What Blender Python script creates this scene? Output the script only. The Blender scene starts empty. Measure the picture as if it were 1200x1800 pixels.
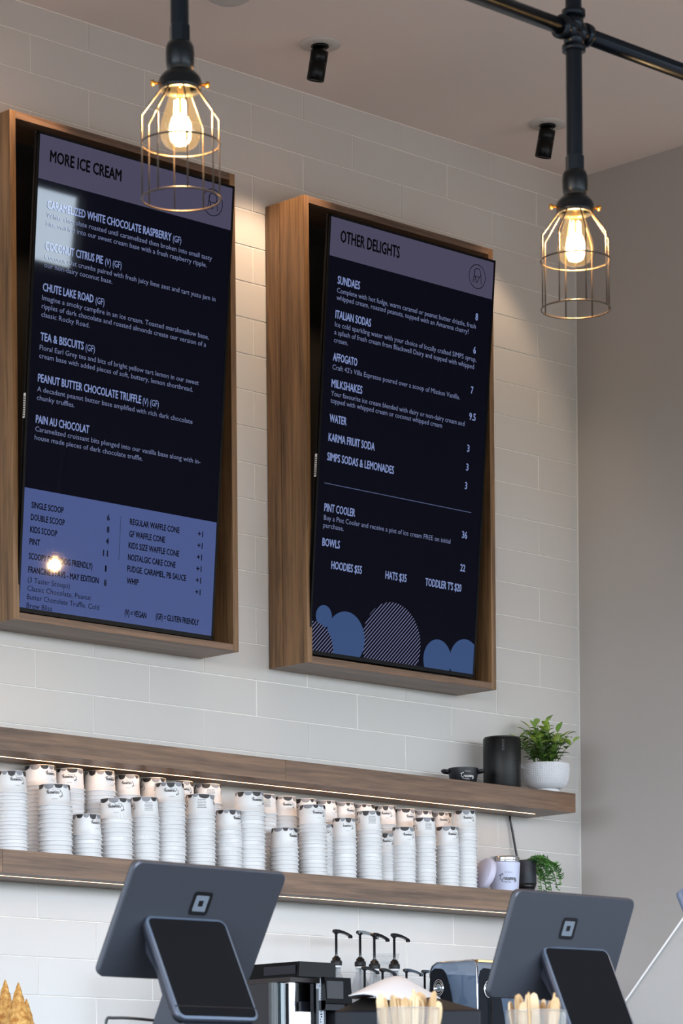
import bpy, bmesh, math, random
from mathutils import Vector, Matrix
random.seed(7)
S = bpy.context.scene
COL = S.collection
PI = math.pi
# ------------------------------------------------------------------ camera
F, CY, YAW, ROLL = 5498.43, 2049.81, 0.7721, 0.0083
CAM = Vector((-7.5816, -6.6734, 0.85))
FW = Vector((math.sin(YAW), math.cos(YAW), 0)); RT = Vector((math.cos(YAW), -math.sin(YAW), 0)); UP = Vector((0, 0, 1))
cam = bpy.data.cameras.new('camera'); cam_o = bpy.data.objects.new('camera', cam); COL.objects.link(cam_o)
cam.sensor_fit = 'AUTO'; cam.sensor_width = 36.0; cam.lens = F * 36 / 1800
cam.shift_x = 0; cam.shift_y = (CY - 900) / 1800
r_, u_ = RT, UP
# roll about the optical axis
cr, sr = math.cos(ROLL), math.sin(ROLL)
camx = r_ * cr - u_ * sr
camy = r_ * sr + u_ * cr
# image(a,b) = (a0 cr - b0 sr, a0 sr + b0 cr)
M = Matrix(((camx.x, camy.x, -FW.x, CAM.x), (camx.y, camy.y, -FW.y, CAM.y), (camx.z, camy.z, -FW.z, CAM.z), (0, 0, 0, 1)))
cam_o.matrix_world = M
cam.clip_end = 100; cam.clip_start = 0.1
cam.dof.use_dof = True; cam.dof.focus_distance = 8.9; cam.dof.aperture_fstop = 20
S.camera = cam_o

# ------------------------------------------------------------------ world, windows, lamps, exposure
w = bpy.data.worlds.new('world'); S.world = w; w.use_nodes = True
nt = w.node_tree; nt.nodes.clear()
wo = nt.nodes.new('ShaderNodeOutputWorld'); bg = nt.nodes.new('ShaderNodeBackground')
tc = nt.nodes.new('ShaderNodeTexCoord'); sx = nt.nodes.new('ShaderNodeSeparateXYZ'); rp = nt.nodes.new('ShaderNodeValToRGB')
mr = nt.nodes.new('ShaderNodeMapRange'); nz = nt.nodes.new('ShaderNodeTexNoise'); ad = nt.nodes.new('ShaderNodeMath'); mu = nt.nodes.new('ShaderNodeMath')
nt.links.new(tc.outputs['Generated'], sx.inputs[0]); nt.links.new(tc.outputs['Generated'], nz.inputs['Vector']); nz.inputs['Scale'].default_value = 14
mu.operation = 'MULTIPLY_ADD'; nt.links.new(nz.outputs['Fac'], mu.inputs[0]); mu.inputs[1].default_value = 0.06; nt.links.new(sx.outputs['Z'], mu.inputs[2])
mr.inputs['From Min'].default_value = -0.2; mr.inputs['From Max'].default_value = 0.6
nt.links.new(mu.outputs[0], mr.inputs['Value']); nt.links.new(mr.outputs[0], rp.inputs[0])
cr_ = rp.color_ramp
cr_.elements[0].position = 0.0; cr_.elements[0].color = (.06, .06, .055, 1)
cr_.elements[1].position = 1.0; cr_.elements[1].color = (.55, .75, 1.0, 1)
for p, c in ((.22, (.08, .08, .075, 1)), (.25, (.05, .09, .02, 1)), (.27, (.06, .10, .03, 1)), (.30, (.77, .88, 1.0, 1))):
    e = cr_.elements.new(p); e.color = c
nt.links.new(rp.outputs[0], bg.inputs[0]); bg.inputs[1].default_value = 7.8; nt.links.new(bg.outputs[0], wo.inputs[0])

def area(name, loc, rot, sx_, sy_, energy, col, portal=False):
    l = bpy.data.lights.new(name, 'AREA'); l.shape = 'RECTANGLE'; l.size = sx_; l.size_y = sy_; l.energy = energy; l.color = col
    if portal: l.cycles.is_portal = True
    o = bpy.data.objects.new(name, l); COL.objects.link(o); o.location = loc; o.rotation_euler = rot
    return o
# daylight through the storefront glazing in the front wall (y = -11)
WIN = [(-9.3, 4.5, .25, 3.3), (5.0, 6.24, 5.27, 5.77), (6.3, 10.8, .3, 2.9)]
for k, (a, b, c, d) in enumerate(WIN):
    area('window_daylight', ((a + b) / 2, -10.95, (c + d) / 2), (PI / 2, 0, 0), b - a, d - c, 1, (1, 1, 1), True)
area('window_daylight', (-9.95, -5.5, 1.75), (PI / 2, 0, -PI / 2), 8.0, 2.9, 1, (1, 1, 1), True)
S.view_settings.view_transform = 'Standard'; S.view_settings.look = 'None'; S.view_settings.gamma = 1; S.view_settings.exposure = 0.90
S.view_settings.use_curve_mapping = False
SPOT_W = 14.0; SPOT_COL = (1.0, .70, .45)
LED_E = 9.5
BULB_E = 60.0

# ------------------------------------------------------------------ helpers
def ray(x, y):
    a = x - 600; b = CY - y
    a, b = a * cr + b * sr, -a * sr + b * cr
    return FW + RT * (a / F) + UP * (b / F)
def onY(x, y, Y):
    r = ray(x, y); return CAM + r * ((Y - CAM.y) / r.y)
def onX(x, y, X):
    r = ray(x, y); return CAM + r * ((X - CAM.x) / r.x)
def onZ(x, y, Z):
    r = ray(x, y); return CAM + r * ((Z - CAM.z) / r.z)
def lin(h):
    if isinstance(h, str):
        h = h.lstrip('#'); h = [int(h[i:i + 2], 16) / 255 for i in (0, 2, 4)]
    return tuple((c / 12.92 if c <= .04045 else ((c + .055) / 1.055) ** 2.4) for c in h) + (1,)
MATS = {}
def mat(name, col=None, rough=.5, metal=0, spec=None, emis=None, estr=0, trans=0, bump=None, coat=0, noise=None, alpha=None):
    if name in MATS: return MATS[name]
    m = bpy.data.materials.new(name); m.use_nodes = True; MATS[name] = m
    nt = m.node_tree; b = nt.nodes['Principled BSDF']
    if isinstance(col, str): col = lin(col)
    if col: b.inputs['Base Color'].default_value = col
    b.inputs['Roughness'].default_value = rough; b.inputs['Metallic'].default_value = metal
    if spec is not None: b.inputs['Specular IOR Level'].default_value = spec
    if coat: b.inputs['Coat Weight'].default_value = coat; b.inputs['Coat Roughness'].default_value = .05
    if trans: b.inputs['Transmission Weight'].default_value = trans
    if emis:
        b.inputs['Emission Color'].default_value = lin(emis) if isinstance(emis, str) else emis; b.inputs['Emission Strength'].default_value = estr
    t = nt.nodes.new('ShaderNodeTexCoord')
    if noise:   # (scale, amount): slight colour unevenness
        n = nt.nodes.new('ShaderNodeTexNoise'); n.inputs['Scale'].default_value = noise[0]; n.inputs['Detail'].default_value = 4
        nt.links.new(t.outputs['Object'], n.inputs['Vector'])
        mx = nt.nodes.new('ShaderNodeMixRGB'); mx.inputs[1].default_value = [c * (1 - noise[1]) for c in col[:3]] + [1]
        mx.inputs[2].default_value = [min(1, c * (1 + noise[1])) for c in col[:3]] + [1]
        nt.links.new(n.outputs['Fac'], mx.inputs[0]); nt.links.new(mx.outputs[0], b.inputs['Base Color'])
    if bump:    # (scale, strength, distance)
        n = nt.nodes.new('ShaderNodeTexNoise'); n.inputs['Scale'].default_value = bump[0]; n.inputs['Detail'].default_value = 3
        nt.links.new(t.outputs['Object'], n.inputs['Vector'])
        bp = nt.nodes.new('ShaderNodeBump'); bp.inputs['Strength'].default_value = bump[1]; bp.inputs['Distance'].default_value = bump[2]
        nt.links.new(n.outputs['Fac'], bp.inputs['Height']); nt.links.new(bp.outputs[0], b.inputs['Normal'])
    return m
def wood(name, axis, dark='#46352b', light='#94735b', sc=1.0):
    if name in MATS: return MATS[name]
    m = bpy.data.materials.new(name); m.use_nodes = True; MATS[name] = m
    nt = m.node_tree; b = nt.nodes['Principled BSDF']; b.inputs['Roughness'].default_value = .42
    t = nt.nodes.new('ShaderNodeTexCoord'); mp = nt.nodes.new('ShaderNodeMapping')
    s = [48 * sc, 48 * sc, 48 * sc]; s['xyz'.index(axis)] = 2.0 * sc; mp.inputs['Scale'].default_value = s
    g = nt.nodes.new('ShaderNodeNewGeometry')
    oi = nt.nodes.new('ShaderNodeObjectInfo'); vm = nt.nodes.new('ShaderNodeVectorMath'); vm.operation = 'MULTIPLY_ADD'
    vm.inputs[1].default_value = (1, 1, 1); cb = nt.nodes.new('ShaderNodeCombineXYZ')
    k = nt.nodes.new('ShaderNodeMath'); k.operation = 'MULTIPLY'; k.inputs[1].default_value = 9
    nt.links.new(oi.outputs['Random'], k.inputs[0])
    for q in range(3): nt.links.new(k.outputs[0], cb.inputs[q])
    nt.links.new(g.outputs['Position'], vm.inputs[0]); nt.links.new(cb.outputs[0], vm.inputs[2])
    nt.links.new(vm.outputs[0], mp.inputs[0])
    n = nt.nodes.new('ShaderNodeTexNoise'); n.inputs['Scale'].default_value = 1.0; n.inputs['Detail'].default_value = 9; n.inputs['Roughness'].default_value = .62; n.inputs['Distortion'].default_value = .55
    nt.links.new(mp.outputs[0], n.inputs['Vector'])
    n2 = nt.nodes.new('ShaderNodeTexNoise'); n2.inputs['Scale'].default_value = 6; n2.inputs['Detail'].default_value = 4
    nt.links.new(mp.outputs[0], n2.inputs['Vector'])
    mx = nt.nodes.new('ShaderNodeMath'); mx.operation = 'MULTIPLY_ADD'; mx.inputs[1].default_value = .28
    nt.links.new(n2.outputs['Fac'], mx.inputs[0]); nt.links.new(n.outputs['Fac'], mx.inputs[2])
    rp = nt.nodes.new('ShaderNodeValToRGB'); e = rp.color_ramp
    e.elements[0].position = .42; e.elements[0].color = lin(dark); e.elements[1].position = .86; e.elements[1].color = lin(light)
    nt.links.new(mx.outputs[0], rp.inputs[0]); nt.links.new(rp.outputs[0], b.inputs['Base Color'])
    bp = nt.nodes.new('ShaderNodeBump'); bp.inputs['Strength'].default_value = .15; bp.inputs['Distance'].default_value = .001
    nt.links.new(mx.outputs[0], bp.inputs['Height']); nt.links.new(bp.outputs[0], b.inputs['Normal'])
    return m
def thin_glass(name, tint=(1, 1, 1, 1), refl=1.0, rough=.02, milk=0, glow=None):
    if name in MATS: return MATS[name]
    m = bpy.data.materials.new(name); m.use_nodes = True; MATS[name] = m
    nt = m.node_tree; nt.nodes.clear()
    o = nt.nodes.new('ShaderNodeOutputMaterial'); mx = nt.nodes.new('ShaderNodeMixShader'); tr = nt.nodes.new('ShaderNodeBsdfTransparent'); gl = nt.nodes.new('ShaderNodeBsdfGlossy'); fr = nt.nodes.new('ShaderNodeLayerWeight')
    tr.inputs[0].default_value = tint; gl.inputs['Roughness'].default_value = rough
    pw = nt.nodes.new('ShaderNodeMath'); pw.operation = 'POWER'; pw.inputs[1].default_value = 4; nt.links.new(fr.outputs['Facing'], pw.inputs[0])
    ml = nt.nodes.new('ShaderNodeMath'); ml.operation = 'MULTIPLY_ADD'; ml.inputs[1].default_value = .7; ml.inputs[2].default_value = .045 * refl; ml.use_clamp = True
    nt.links.new(pw.outputs[0], ml.inputs[0]); nt.links.new(ml.outputs[0], mx.inputs[0]); nt.links.new(tr.outputs[0], mx.inputs[1]); nt.links.new(gl.outputs[0], mx.inputs[2]); last = mx.outputs[0]
    if milk:
        df = nt.nodes.new('ShaderNodeBsdfDiffuse'); df.inputs[0].default_value = (.85, .85, .85, 1); m2 = nt.nodes.new('ShaderNodeMixShader'); m2.inputs[0].default_value = milk
        nt.links.new(last, m2.inputs[1]); nt.links.new(df.outputs[0], m2.inputs[2]); last = m2.outputs[0]
    if glow:
        em = nt.nodes.new('ShaderNodeEmission'); em.inputs[0].default_value = glow[:3] + (1,); em.inputs[1].default_value = glow[3]; ad = nt.nodes.new('ShaderNodeAddShader')
        nt.links.new(last, ad.inputs[0]); nt.links.new(em.outputs[0], ad.inputs[1]); last = ad.outputs[0]
    nt.links.new(last, o.inputs[0])
    return m

class MB:
    def __init__(s): s.v = []; s.f = []; s.m = []; s.sm = []
    def add(s, vs, fs, mi=0, smooth=False):
        k = len(s.v); s.v += [tuple(v) for v in vs]; s.f += [tuple(i + k for i in f) for f in fs]; s.m += [mi] * len(fs); s.sm += [smooth] * len(fs); return s
    def box(s, a, b, bev=0, mi=0):
        x0, x1 = sorted((a[0], b[0])); y0, y1 = sorted((a[1], b[1])); z0, z1 = sorted((a[2], b[2]))
        if bev <= 0:
            vs = [(x0, y0, z0), (x1, y0, z0), (x1, y1, z0), (x0, y1, z0), (x0, y0, z1), (x1, y0, z1), (x1, y1, z1), (x0, y1, z1)]
            return s.add(vs, [(0, 3, 2, 1), (4, 5, 6, 7), (0, 1, 5, 4), (1, 2, 6, 5), (2, 3, 7, 6), (3, 0, 4, 7)], mi)
        bm = bmesh.new(); bmesh.ops.create_cube(bm, size=1)
        for v in bm.verts: v.co = Vector(((x0 + x1) / 2 + v.co.x * (x1 - x0), (y0 + y1) / 2 + v.co.y * (y1 - y0), (z0 + z1) / 2 + v.co.z * (z1 - z0)))
        bmesh.ops.bevel(bm, geom=bm.edges[:], offset=bev, segments=2, affect='EDGES', profile=.5)
        bm.verts.index_update(); s.add([v.co for v in bm.verts], [[v.index for v in f.verts] for f in bm.faces], mi); bm.free(); return s
    def lathe(s, prof, c=(0, 0, 0), n=24, mi=0, smooth=True, M=None, cap0=False, cap1=False):
        vs = []; fs = []
        for (r, z) in prof:
            for i in range(n):
                a = 2 * PI * i / n; p = Vector((r * math.cos(a), r * math.sin(a), z))
                if M is not None: p = M @ p
                vs.append((p.x + c[0], p.y + c[1], p.z + c[2]))
        for j in range(len(prof) - 1):
            for i in range(n):
                k = (i + 1) % n; fs.append((j * n + i, j * n + k, (j + 1) * n + k, (j + 1) * n + i))
        if cap0: fs.append(tuple(reversed(range(n))))
        if cap1: fs.append(tuple((len(prof) - 1) * n + i for i in range(n)))
        return s.add(vs, fs, mi, smooth)
    def tube(s, pts, r, n=8, mi=0, closed=False, caps=True):
        pts = [Vector(p) for p in pts]; vs = []; fs = []; N = len(pts)
        rr = r if isinstance(r, (list, tuple)) else [r] * N
        prev = None
        for i, p in enumerate(pts):
            if closed: t = pts[(i + 1) % N] - pts[i - 1]
            else: t = pts[min(i + 1, N - 1)] - pts[max(i - 1, 0)]
            t.normalize()
            if prev is None:
                a = Vector((0, 0, 1)) if abs(t.z) < .9 else Vector((1, 0, 0)); x = t.cross(a).normalized()
            else: x = (prev - t * prev.dot(t)).normalized()
            prev = x; y = t.cross(x)
            for k in range(n):
                an = 2 * PI * k / n; vs.append(p + (x * math.cos(an) + y * math.sin(an)) * rr[i])
        R = N if closed else N - 1
        for i in range(R):
            j = (i + 1) % N
            for k in range(n):
                q = (k + 1) % n; fs.append((i * n + k, i * n + q, j * n + q, j * n + k))
        if not closed and caps: fs += [tuple(reversed(range(n))), tuple((N - 1) * n + k for k in range(n))]
        return s.add(vs, fs, mi, True)
    def prism(s, poly, fn, t0, t1, mi=0, smooth=False):
        """poly: 2-D points; fn(u,v,t)->3-D"""
        n = len(poly); vs = [fn(u, v, t0) for u, v in poly] + [fn(u, v, t1) for u, v in poly]
        fs = [tuple(range(n)), tuple(reversed(range(n, 2 * n)))]
        s.add(vs, fs, mi); k = len(s.v) - 2 * n
        for i in range(n):
            j = (i + 1) % n; s.f.append((k + i, k + n + i, k + n + j, k + j)); s.m.append(mi); s.sm.append(smooth)
        return s
    def mesh(s, name, mats):
        me = bpy.data.meshes.new(name); me.from_pydata(s.v, [], s.f)
        if not isinstance(mats, (list, tuple)): mats = [mats]
        for m in mats: me.materials.append(m)
        for p, mi, sm in zip(me.polygons, s.m, s.sm): p.material_index = mi; p.use_smooth = sm
        bm = bmesh.new(); bm.from_mesh(me); bmesh.ops.recalc_face_normals(bm, faces=bm.faces[:]); bm.to_mesh(me); bm.free()
        me.update(); return me
    def build(s, name, mats, parent=None, label=None, M=None):
        o = bpy.data.objects.new(name, s.mesh(name, mats)); COL.objects.link(o)
        if parent is not None: o.parent = parent
        if M is not None: o.matrix_local = M
        if label: o['label'] = label
        return o
def tag(o, label=None, cat=None, group=None, kind=None):
    if label: o['label'] = label
    if cat: o['category'] = cat
    if group: o['group'] = group
    if kind: o['kind'] = kind
    return o
def empty(name, loc=(0, 0, 0), M=None):
    o = bpy.data.objects.new(name, None); o.empty_display_size = .05; COL.objects.link(o)
    if M is not None: o.matrix_world = M
    else: o.location = loc
    return o
def link_child(name, me, parent, loc=(0, 0, 0), rot=None):
    o = bpy.data.objects.new(name, me); COL.objects.link(o); o.parent = parent; o.location = loc
    if rot: o.rotation_euler = rot
    return o
def frame_M(o, u, v, n):
    return Matrix(((u.x, v.x, n.x, o.x), (u.y, v.y, n.y, o.y), (u.z, v.z, n.z, o.z), (0, 0, 0, 1)))
def rrect(w, h, r, n=5):
    P = []
    for cx, cy, a0 in ((w / 2 - r, h / 2 - r, 0), (-w / 2 + r, h / 2 - r, PI / 2), (-w / 2 + r, -h / 2 + r, PI), (w / 2 - r, -h / 2 + r, 1.5 * PI)):
        for i in range(n + 1):
            a = a0 + PI / 2 * i / n; P.append((cx + r * math.cos(a), cy + r * math.sin(a)))
    return P
def clip(poly, test, isect):
    out = []
    for i in range(len(poly)):
        a, b = poly[i - 1], poly[i]
        ia, ib = test(a), test(b)
        if ia != ib: out.append(isect(a, b))
        if ib: out.append(b)
    return out
def clip_convex(poly, hull):
    """Sutherland-Hodgman, hull counter-clockwise"""
    for i in range(len(hull)):
        a, b = hull[i - 1], hull[i]
        nx, ny = -(b[1] - a[1]), b[0] - a[0]
        d = lambda p: (p[0] - a[0]) * nx + (p[1] - a[1]) * ny
        poly = clip(poly, lambda p: d(p) >= 0, lambda p, q: (p[0] + (q[0] - p[0]) * d(p) / (d(p) - d(q)), p[1] + (q[1] - p[1]) * d(p) / (d(p) - d(q))))
        if not poly: return []
    return poly
def text_mesh(s, bold=0.0, res=2):
    c = bpy.data.curves.new('t', 'FONT'); c.body = s; c.size = 1; c.offset = bold; c.resolution_u = res; c.fill_mode = 'FRONT'
    o = bpy.data.objects.new('t', c); COL.objects.link(o)
    dg = bpy.context.evaluated_depsgraph_get(); me = bpy.data.meshes.new_from_object(o.evaluated_get(dg))
    vs = [tuple(v.co) for v in me.vertices]; fs = [tuple(p.vertices) for p in me.polygons]
    bpy.data.objects.remove(o); bpy.data.curves.remove(c); bpy.data.meshes.remove(me)
    return vs, fs
CAP = .729
def text_fit(s, x0, x1, cap, bold=0.0, depth=0.0):
    vs, fs = text_mesh(s, bold); a = min(v[0] for v in vs); b = max(v[0] for v in vs)
    k = cap / .70; sx_ = (x1 - x0) / (b - a)
    return [(x0 + (v[0] - a) * sx_, v[1] * k, 0) for v in vs], fs

# ------------------------------------------------------------------ materials
TILE = mat('glazed_tile', lin('#cfccca'), rough=.24, spec=.30, bump=(7, .25, .004))
GROUT = mat('grout', '#f0ede9', rough=.9)
PAINT = mat('grey_wall_paint', lin('#b5afac'), rough=.85, bump=(180, .05, .0005))
CEILM = mat('ceiling_paint', lin('#ebdfd9'), rough=.9, bump=(120, .05, .0005))
WHITEP = mat('white_paint', lin('#dedcd8'), rough=.8)
FLOORM = mat('polished_concrete', lin('#a59a90'), rough=.35, noise=(2, .08))
WOODX = wood('walnut_along', 'x'); WOODZ = wood('walnut_upright', 'z', '#4c3727', '#a07a55'); WOODY = wood('walnut_deep', 'y')
BLK = mat('black_plastic', lin('#131316'), rough=.35)
BLKM = mat('black_metal', lin('#0d1013'), rough=.32, metal=.6, bump=(90, .1, .0006))
PIPEM = mat('blackened_steel_pipe', lin('#161b22'), rough=.30, metal=.75, bump=(60, .15, .0008))
BRASS = mat('brass', lin('#b07a30'), rough=.3, metal=1)
WIRE = mat('bronze_wire', lin('#4a4038'), rough=.35, metal=.8)
WHT = mat('white_satin', lin('#e9e9ec'), rough=.5)
PAPER = mat('white_cup_paper', lin('#e9e9eb'), rough=.5)
CHROME = mat('chrome', lin('#d8dade'), rough=.08, metal=1)
STEEL = mat('brushed_steel', lin('#a8acb0'), rough=.3, metal=1)

# ------------------------------------------------------------------ setting
L0 = 3.5196; CEIL = 4.0212; ROW = .1047; TW = ROW * 3.91; H0X = -.1818
def struct(name, mb, m, parent=None):
    o = mb.build(name, m, parent)
    if parent is None: o['kind'] = 'structure'
    return o
wall = struct('wall_back', MB().box((-10, .0020, 0), (0.0, .15, CEIL)), GROUT)
# every tile a piece of its own, in running bond
def tile_mesh(w, h):
    g = .0025; b = .0014; d = .0085
    x0, x1, z0, z1 = g / 2, w - g / 2, g / 2, h - g / 2
    o = [(x0, 0, z0), (x1, 0, z0), (x1, 0, z1), (x0, 0, z1)]
    i = [(x0 + b, -.0030, z0 + b), (x1 - b, -.0030, z0 + b), (x1 - b, -.0030, z1 - b), (x0 + b, -.0030, z1 - b)]
    m_ = [(x0, -.0018, z0), (x1, -.0018, z0), (x1, -.0018, z1), (x0, -.0018, z1)]
    vs = o + m_ + i; fs = [(8, 9, 10, 11)]
    for a, c in ((0, 4), (4, 8)):
        for k in range(4): q = (k + 1) % 4; fs.append((a + k, a + q, c + q, c + k))
    return MB().add(vs, fs).mesh('tile', TILE)
full = {}
def get_tile(w, h):
    k = (round(w, 4), round(h, 4))
    if k not in full: full[k] = tile_mesh(w, h)
    return full[k]
XMIN = -3.15
for l in range(-5, 24):
    ztop = min(L0 - l * ROW, CEIL - .002); zb = L0 - (l + 1) * ROW
    if l == -5: ztop = CEIL - .002
    hh = ztop - zb
    # even rows carry a joint at H0X, odd rows half a tile to the left
    j = H0X if l % 2 == 0 else H0X - TW / 2
    edges = [0.0]
    x = j
    if l % 2 == 1: edges.append(j)
    else: edges.append(j)
    while edges[-1] > XMIN: edges.append(edges[-1] - TW)
    for a, b in zip(edges[:-1], edges[1:]):
        o = link_child('tile', get_tile(a - b, hh), wall, (b, .0030 + random.uniform(-.0005, .0005), zb))
        o.rotation_euler = (random.gauss(0, .0025), 0, random.gauss(0, .0009))
struct('wall_right', MB().box((0, -.68, 0), (.15, .15, CEIL)), PAINT)
struct('trim_corner', MB().box((-.0035, -.0045, 0), (0, .0085, CEIL)), WHITEP)
struct('ceiling', MB().box((-10, -2.2, CEIL), (0.15, .15, CEIL + .12)), CEILM)
struct('ceiling_side', MB().box((.15, -2.2, 6.2), (11, -.68, 6.3)), CEILM)
struct('bulkhead_side', MB().box((.15, -2.2, CEIL), (.25, -.68, 6.2)), CEILM)
struct('ceiling_high', MB().box((-10, -11, 6.2), (11, -2.2, 6.3)), CEILM)
struct('wall_bulkhead', MB().box((-10, -2.35, CEIL + .12), (.25, -2.2, 6.2)), CEILM)
struct('wall_shade_beam', MB().box((-10, -2.35, 3.50), (-1.15, -2.2, CEIL)), CEILM)  # out-of-view beam, added to keep daylight off the top of the tiled wall
struct('wall_side', MB().box((.15, -.68, 0), (11, -.53, 6.2)), PAINT)
struct('wall_far_right', MB().box((11, -11, 0), (11.1, -.53, 6.2)), mat('dark_paint', lin('#2b2826'), rough=.9))
struct('floor', MB().box((-10, -11, -.1), (11, .15, 0)), FLOORM)
fr = MB()   # front wall around the glazing
(a0, b0, c0, d0), (a1, b1, c1, d1), (a2, b2, c2, d2) = WIN
Y0, Y1 = -11.12, -11.0
for x0, x1, z0, z1 in ((-10, a0, 0, 6.2), (a0, b0, 0, c0), (a0, b0, d0, 5.27), (a0, a1, 5.27, 6.2), (a1, b1, 5.77, 6.2), (b1, 11, 5.27, 6.2), (b0, a2, 0, 5.27), (a2, b2, 0, c2), (a2, b2, d2, 5.27), (b2, 11, 0, 5.27)):
    fr.box((x0, Y0, z0), (x1, Y1, z1))
struct('wall_front', fr, mat('dark_paint', lin('#2b2826'), rough=.9))
wl = MB()
for y0, y1, z0, z1 in ((-11, -9.5, 0, 6.2), (-1.5, .15, 0, 6.2), (-9.5, -1.5, 0, .3), (-9.5, -1.5, 3.2, 6.2)):
    wl.box((-10.1, y0, z0), (-10, y1, z1))
struct('wall_left', wl, PAINT)
mf = MB()
for k in range(7):
    x = a0 + (b0 - a0) * k / 6; mf.box((x - .03, -11.08, c0), (x + .03, -11.02, d0))
struct('window_1', mf, BLK)

# ------------------------------------------------------------------ back counter, order counter, lower ledge
BC = .93
t = empty('back_counter', (-1.6, -.33, 0)); tag(t, 'dark back counter running under the white tiled wall', 'counter')
MB().box((-2.4, -.33, BC - .035), (1.59, .32, BC), .003).build('worktop', mat('dark_stone', lin('#2a2a2c'), rough=.25), t)
MB().box((-2.4, -.29, .1), (1.59, .32, BC - .035)).build('cabinet_body', mat('charcoal_panel', lin('#34343a'), rough=.6), t)
MB().box((-2.35, -.24, 0), (1.55, .3, .1)).build('plinth', BLK, t)
OC = 1.050
t = empty('order_counter', (-4.0, -2.75, 0)); tag(t, 'tall dark order counter with two payment terminals on it', 'counter')
MB().box((-2.6, -.385, OC - .03), (2.2, .33, OC), .003).build('worktop', MATS['dark_stone'], t)
MB().box((-2.6, -.34, .1), (2.2, .3, OC - .03)).build('front_panel', wood('walnut_front', 'x'), t)
MB().box((-2.55, -.28, 0), (2.15, .25, .1)).build('plinth', BLK, t)
t = empty('service_ledge', (-4.0, -3.6, 0)); tag(t, 'lower ledge in front of the order counter', 'ledge')
LZ = .94
MB().box((-2.6, -.42, LZ - .03), (2.2, .44, LZ), .003).build('ledge_top', MATS['dark_stone'], t)
MB().box((-2.6, -.3, .0), (2.2, .40, LZ - .03)).build('ledge_body', MATS['charcoal_panel'], t)

# ------------------------------------------------------------------ walnut frames
FRZ0, FRZ1, FD = 2.301, 3.647, .165
def wood_frame(x0, x1, label):
    t = empty('screen_surround', ((x0 + x1) / 2, 0, FRZ0)); tag(t, label, 'frame', 'walnut box frames around the menu screens')
    hw = (x1 - x0) / 2; H = FRZ1 - FRZ0; T = .020; e = .0008; yb = -.004
    for s in (-1, 1):
        MB().box((s * hw, -FD, 0), (s * (hw - T), -.0632, H), e).build('side_panel', WOODZ, t)
        MB().box((s * hw, -.0605, 0), (s * (hw - T), yb, H), e).build('side_panel', WOODZ, t)
    MB().box((-hw + T, -FD, H - T), (hw - T, yb, H), e).build('top_panel', WOODX, t)
    MB().box((-hw + T, -FD, 0), (hw - T, yb, T), e).build('bottom_panel', WOODX, t)
    MB().box((-hw + T, -.012, T), (hw - T, yb, H - T)).build('back_panel', mat('dark_backing', lin('#17120f'), rough=.8), t)
    return t
wood_frame(-2.434, -1.631, 'walnut box frame around the left menu screen, cut by the photo edge')
wood_frame(-1.3635, -.5665, 'walnut box frame around the right menu screen, above the shelves')

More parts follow.
